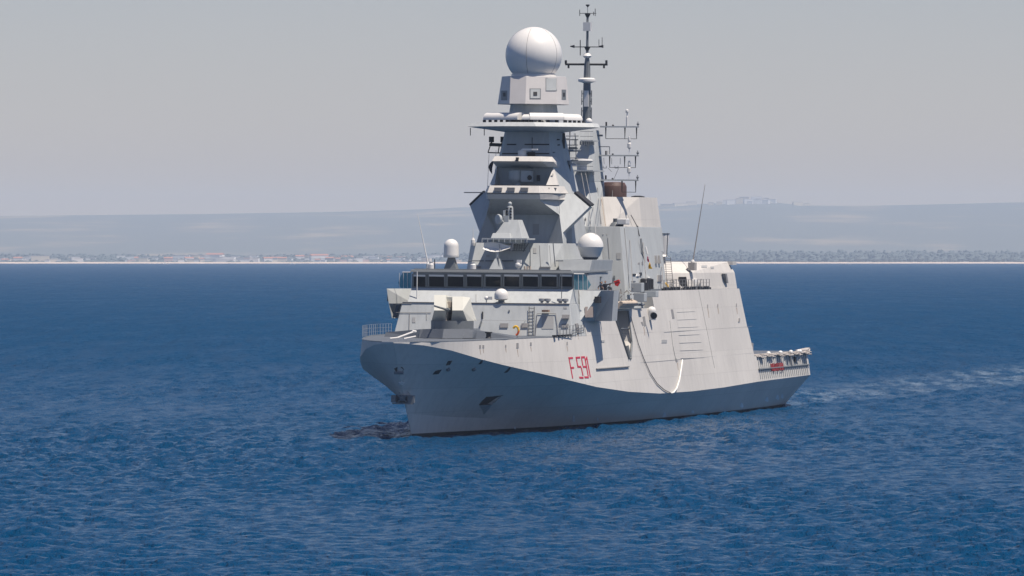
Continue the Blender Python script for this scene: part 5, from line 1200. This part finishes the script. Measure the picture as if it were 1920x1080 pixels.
sea = bpy.data.objects.new('sea', sm); COL.objects.link(sea); ptag(sea, kind='structure')
ys_ = [-100, 300, 700, 1500] + [2500 + 1000 * i for i in range(14)]
add_obj('distant_sea', [(x_, y_, -.22 - max(0, drop(y_))) for y_ in ys_ for x_ in (-9500, 9500)], [(2 * i, 2 * i + 1, 2 * i + 3, 2 * i + 2) for i in range(len(ys_) - 1)], wm, kind='structure')

# ------------------------------------------------------------------ far shore: beach, plain, hills
SH = 14500.0                                        # distance of the beach, just short of the horizon
def landmat(name, base, patch, rough_=.9, scale=(.004, .0016), lo=.56, hi=.62, vy=.25):
    m_ = bpy.data.materials.new(name); m_.use_nodes = True; t = m_.node_tree; b = t.nodes['Principled BSDF']; b.inputs['Roughness'].default_value = rough_; b.inputs['Specular IOR Level'].default_value = .1
    g = t.nodes.new('ShaderNodeNewGeometry'); mp = t.nodes.new('ShaderNodeMapping'); mp.inputs['Scale'].default_value = (scale[0], scale[1], .02); t.links.new(g.outputs['Position'], mp.inputs[0])
    n1 = t.nodes.new('ShaderNodeTexNoise'); n1.inputs['Scale'].default_value = 1; n1.inputs['Detail'].default_value = 6; n1.inputs['Roughness'].default_value = .6; t.links.new(mp.outputs[0], n1.inputs['Vector'])
    r = t.nodes.new('ShaderNodeMapRange'); r.inputs[1].default_value = lo; r.inputs[2].default_value = hi; t.links.new(n1.outputs[0], r.inputs[0])
    mx = t.nodes.new('ShaderNodeMix'); mx.data_type = 'RGBA'; mx.inputs['A'].default_value = (*base, 1); mx.inputs['B'].default_value = (*patch, 1); t.links.new(r.outputs[0], mx.inputs['Factor']); t.links.new(mx.outputs['Result'], b.inputs['Base Color'])
    return m_
def px_x(u, Y): return (u - 960) / F * Y
def px_z(v, Y): return H - (v - 465) / F * Y
hilltop = [(-900, 410), (0, 405), (400, 401), (640, 397), (780, 393), (900, 387), (1100, 386), (1240, 386), (1330, 382), (1380, 378), (1450, 379), (1500, 385), (1620, 386), (1760, 383), (1920, 379), (2800, 376)]
YF = 21500.0
profile = [(SH + 60, 2.5), (SH + 500, 6), (SH + 1100, 10), (SH + 1700, 16), (17200, None, .25), (18600, None, .52), (20000, None, .78), (YF, None, 1.0), (YF + 900, None, .97)]
verts = []; faces = []; cols_ = 340
for i in range(cols_ + 1):
    u = -3500 + 8900 * i / cols_
    ztop = px_z(interp(u, hilltop), YF)
    for j, pr_ in enumerate(profile):
        Y = pr_[0]; zz = (pr_[1] if pr_[1] is not None else 16 + (ztop + drop(YF) - 16) * pr_[2]) - drop(Y)
        if pr_[1] is None and j < len(profile) - 2: zz += 8 * noise.noise(Vector((u * .004, j * 1.7, 0)))
        verts.append((px_x(u, Y), Y, zz))
nj = len(profile)
for i in range(cols_):
    for j in range(nj - 1): faces.append((i * nj + j, (i + 1) * nj + j, (i + 1) * nj + j + 1, i * nj + j + 1))
hm_ = landmat('hill_land', (.15, .165, .155), (.27, .24, .19), scale=(.0028, .0012), lo=.54, hi=.66)  # land paled: some of the distance haze is mixed into the colour
land = add_obj('hills', verts, faces, hm_, kind='structure')
bv = []; bf = []
for i in range(161):
    u = -3500 + 8900 * i / 160
    d_ = drop(SH); bv += [(px_x(u, SH), SH - 3, -.3 - d_), (px_x(u, SH), SH + 30 + 14 * noise.noise(Vector((u * .01, 0, 0))), 2.6 + .8 * noise.noise(Vector((u * .02, 3, 0))) - d_), (px_x(u, SH), SH + 100, 2.9 - d_)]
for i in range(160):
    for j in range(2): bf.append((i * 3 + j, i * 3 + 3 + j, i * 3 + 4 + j, i * 3 + 1 + j))
add_obj('beach', bv, bf, mat('sand', (.62, .50, .38), .9, vary=.15, vscale=.02), kind='structure')
# fields on the slopes: flat pale strips lying on the land
def ground(u, Y):
    ztop = px_z(interp(u, hilltop), YF); zz = None
    pr2 = [(q[0], (q[1] if q[1] is not None else 16 + (ztop + drop(YF) - 16) * q[2]) - drop(q[0])) for q in profile]
    return interp(Y, pr2)
# shoreline wood: thousands of small crown clumps in one mass
random.seed(11)
wv = []; wf = []
def crown(x, y, z, r, h):
    o = len(wv); k = 5
    for lv, (rr_, hh) in enumerate([(.75, 0), (1.0, .45), (.55, .85)]):
        for i in range(k):
            a = 2 * math.pi * (i + .5 * lv) / k; q = r * rr_ * random.uniform(.8, 1.2); wv.append((x + q * math.cos(a), y + q * math.sin(a), z + h * hh * random.uniform(.9, 1.1)))
    wv.append((x, y, z + h))
    for lv in range(2):
        for i in range(k): j = (i + 1) % k; wf.append((o + lv * k + i, o + lv * k + j, o + (lv + 1) * k + j, o + (lv + 1) * k + i))
    for i in range(k): wf.append((o + 2 * k + i, o + 2 * k + (i + 1) % k, o + 3 * k))
for i in range(9000):
    u = random.uniform(-1200, 3200); dY = random.choice([130, 260, 400, 600, 850, 1100, 1500]) + random.uniform(-70, 70)
    Y = SH + dY; right = u > 1100
    lim = interp(u, [(0, 9), (300, 7), (700, 9), (800, 10), (1000, 12), (1300, 15), (1920, 15)])
    if not right and dY < 300 and random.random() < .6: continue
    hh = random.uniform(.45, 1.0) * lim * 1.3 * (1.0 if dY > 300 or right else .55); crown(px_x(u, Y), Y, ground(u, Y) - 1.5, random.uniform(4, 11), hh)
add_obj('coastal_wood', wv, wf, mat('wood_hazed_green', (.10, .125, .12), .9, vary=.12, vscale=.01), kind='stuff', label='dark band of woods behind the far beach', category='wood')  # pale foliage colour carries part of the haze

# ------------------------------------------------------------------ houses of the far shore, each a thing
HM = {c_: mat('wall_' + c_, v_, .8, vary=.05, vscale=.05) for c_, v_ in dict(white=(.82, .80, .76), cream=(.75, .66, .52), pink=(.70, .50, .44), grey=(.5, .49, .47)).items()}
roofm = mat('terracotta', (.42, .19, .12), .8); flatm = mat('flat_roof', (.55, .52, .48), .8); winm = mat('far_window', (.05, .06, .07), .3)
PROTO = {}
def house_proto(w_, d_, h_, col, gable):
    key = (w_, d_, h_, col, gable)
    if key in PROTO: return PROTO[key]
    def me_of(verts, faces, mt):
        q = bpy.data.meshes.new('house'); q.from_pydata(verts, [], faces); q.materials.append(mt); return q
    x, y = w_ / 2, d_ / 2
    wall = me_of([(-x, -y, -2), (x, -y, -2), (x, y, -2), (-x, y, -2), (-x, -y, h_), (x, -y, h_), (x, y, h_), (-x, y, h_)], [(0, 1, 5, 4), (1, 2, 6, 5), (2, 3, 7, 6), (3, 0, 4, 7), (4, 5, 6, 7)], HM[col])
    e = .4
    if gable:
        r = d_ * .22; roof = me_of([(-x - e, -y - e, h_ + .02), (x + e, -y - e, h_ + .02), (x + e, y + e, h_ + .02), (-x - e, y + e, h_ + .02), (-x - e, 0, h_ + r), (x + e, 0, h_ + r)], [(0, 1, 5, 4), (2, 3, 4, 5), (1, 2, 5), (3, 0, 4), (0, 3, 2, 1)], roofm)
    else:
        roof = me_of([(-x - .2, -y - .2, h_ + .02), (x + .2, -y - .2, h_ + .02), (x + .2, y + .2, h_ + .02), (-x - .2, y + .2, h_ + .02), (-x - .2, -y - .2, h_ + .6), (x + .2, -y - .2, h_ + .6), (x + .2, y + .2, h_ + .6), (-x - .2, y + .2, h_ + .6)], [(0, 1, 5, 4), (1, 2, 6, 5), (2, 3, 7, 6), (3, 0, 4, 7), (4, 5, 6, 7), (3, 2, 1, 0)], flatm)
    wv_ = []; wf_ = []; fl_ = max(1, int(h_ / 3)); nw = max(2, int(w_ / 4))
    for f_ in range(fl_):
        for i in range(nw):
            cx_ = -x + w_ * (i + .5) / nw; z_0 = 1 + f_ * 3; o = len(wv_); a_ = .7
            wv_ += [(cx_ - a_, -y - .05, z_0), (cx_ + a_, -y - .05, z_0), (cx_ + a_, -y - .05, z_0 + 1.4), (cx_ - a_, -y - .05, z_0 + 1.4), (cx_ - a_, -y + .1, z_0), (cx_ + a_, -y + .1, z_0), (cx_ + a_, -y + .1, z_0 + 1.4), (cx_ - a_, -y + .1, z_0 + 1.4)]
            wf_ += [(o, o + 1, o + 2, o + 3), (o, o + 4, o + 5, o + 1), (o + 3, o + 2, o + 6, o + 7), (o, o + 3, o + 7, o + 4), (o + 1, o + 5, o + 6, o + 2)]
    win = me_of(wv_, wf_, winm)
    PROTO[key] = (wall, roof, win); return PROTO[key]
def house(x, y, z, w_, d_, h_, col, gable, rz, label, group):
    wall, roof, win = house_proto(w_, d_, h_, col, gable)
    e = bpy.data.objects.new('house', None); COL.objects.link(e); e.location = (x, y, z); e.rotation_euler = (0, 0, rz); ptag(e, label=label, category='house', group=group)
    for nm_, q in (('wall', wall), ('roof', roof)):
        o = bpy.data.objects.new(nm_, q); COL.objects.link(o); o.parent = e
# position by clusters along the beach (photo columns only say where each village lies on the coast)
random.seed(5)
clusters = [(0, 40, 9), (40, 175, 16), (225, 330, 22), (330, 500, 52), (500, 600, 24), (600, 680, 20), (680, 800, 34), (800, 880, 8)]
cname = ['at the far left beach end', 'in the sparse far-left row', 'in the left shore village', 'in the dense middle shore village', 'below the pale hillside field', 'between the two shore villages', 'left of the warship', 'just behind the warship bow']
cname_old = ['at the left end of the far beach', 'in the sparse row left on the far shore', 'in the village left of centre on the far shore', 'in the dense village in the middle of the left shore', 'in the village below the pale hillside field', 'between the two shore villages', 'on the shore just left of the warship', 'on the shore close behind the warship bow']
sizes = [(10, 9, 4.2), (15, 10, 4.4), (26, 12, 5), (18, 12, 7.5), (38, 15, 10)]
szn = {4.2: 'tiny', 4.4: 'low', 5: 'long low', 7.5: 'two-storey', 10: 'large'}
for ci, (u0, u1, n_) in enumerate(clusters):
    for k in range(n_):
        u = random.uniform(u0, u1); w_, d_, h_ = random.choices(sizes, [5, 5, 3, 3, .8])[0]; col = random.choices(['white', 'cream', 'pink', 'grey'], [7, 3, 1, 1])[0]; gb_ = random.random() < .09
        Y = SH + random.choice([120, 180, 260, 360, 500, 700]) + random.uniform(-15, 15)
        house(px_x(u, Y), Y, ground(u, Y) + (1.5 if Y > SH + 250 else 0), w_, d_, h_, col, gb_, random.uniform(-.4, .4),
              f"{szn[h_]} {col} {'tile-roofed' if gb_ else 'flat-roofed'} shore house {cname[ci]}", 'houses of the far shore')
for k in range(46):
    u = random.gauss(1412, 22) if k < 34 else random.uniform(1250, 1540); Y = YF - random.uniform(10, 400)
    w_, d_, h_ = random.choice(sizes[:4]); col = random.choice(['white', 'cream', 'white'])
    h_ = h_ + (9 if k < 10 else 4); szn[h_] = szn.get(h_, 'tall' if k < 10 else 'small'); w_ *= 1.7
    house(px_x(u, Y), Y, ground(u, Y) - 1, w_, d_, h_, col, False, random.uniform(-.4, .4), f"{szn[h_]} {col} building of the hazy hilltop town right of the mast", 'buildings of the hilltop town')

# small boats near the far beach
for u, lab in ((309, 'tiny white motor boat near the far beach, left one'), (548, 'tiny white motor boat below the middle shore village'), (1591, 'tiny white motor boat near the far beach, right of the warship')):
    Y = 10800.0; x = px_x(u, Y)
    e = bpy.data.objects.new('motor_boat', None); COL.objects.link(e); e.location = (x, Y, -drop(Y)); ptag(e, label=lab, category='boat', group='motor boats near the far beach')
    def pm_(name, verts, faces, mt): q = bpy.data.meshes.new(name); q.from_pydata(verts, [], faces); q.materials.append(M[mt]); o = bpy.data.objects.new(name, q); COL.objects.link(o); o.parent = e
    pm_('hull', [(-5, -1.4, -.2), (3, -1.4, -.2), (3, 1.4, -.2), (-5, 1.4, -.2), (-5, -1.7, 1.1), (3, -1.7, 1.2), (3, 1.7, 1.2), (-5, 1.7, 1.1), (6, 0, 1.5), (4.6, 0, -.2)], [(0, 1, 5, 4), (2, 3, 7, 6), (3, 0, 4, 7), (1, 9, 8, 5), (9, 2, 6, 8), (4, 5, 8, 6, 7)], 'white')
    pm_('cabin', [(-2, -1.2, 1.1), (2, -1.2, 1.1), (2, 1.2, 1.1), (-2, 1.2, 1.1), (-1.8, -1, 2.6), (1, -1, 2.6), (1, 1, 2.6), (-1.8, 1, 2.6)], [(0, 1, 5, 4), (1, 2, 6, 5), (2, 3, 7, 6), (3, 0, 4, 7), (4, 5, 6, 7)], 'white')

# ------------------------------------------------------------------ haze
hz = bpy.data.materials.new('haze_air'); hz.use_nodes = True; t = hz.node_tree; t.nodes.remove(t.nodes['Principled BSDF'])
pv = t.nodes.new('ShaderNodeVolumePrincipled'); pv.inputs['Color'].default_value = (.74, .86, 1.0, 1); pv.inputs['Density'].default_value = 5.0e-5; pv.inputs['Anisotropy'].default_value = 0.15
t.links.new(pv.outputs[0], t.nodes['Material Output'].inputs['Volume'])
x0, x1, y0, y1, z0_, z1_ = -9800, 9800, -200, YF + 1200, -75.0, 190.0
add_obj('haze', [(x0, y0, z0_), (x1, y0, z0_), (x1, y1, z0_), (x0, y1, z0_), (x0, y0, z1_), (x1, y0, z1_), (x1, y1, z1_), (x0, y1, z1_)],
        [(3, 2, 1, 0), (4, 5, 6, 7), (0, 1, 5, 4), (1, 2, 6, 5), (2, 3, 7, 6), (3, 0, 4, 7)], hz, kind='stuff', label='pale summer haze over the sea', category='haze')
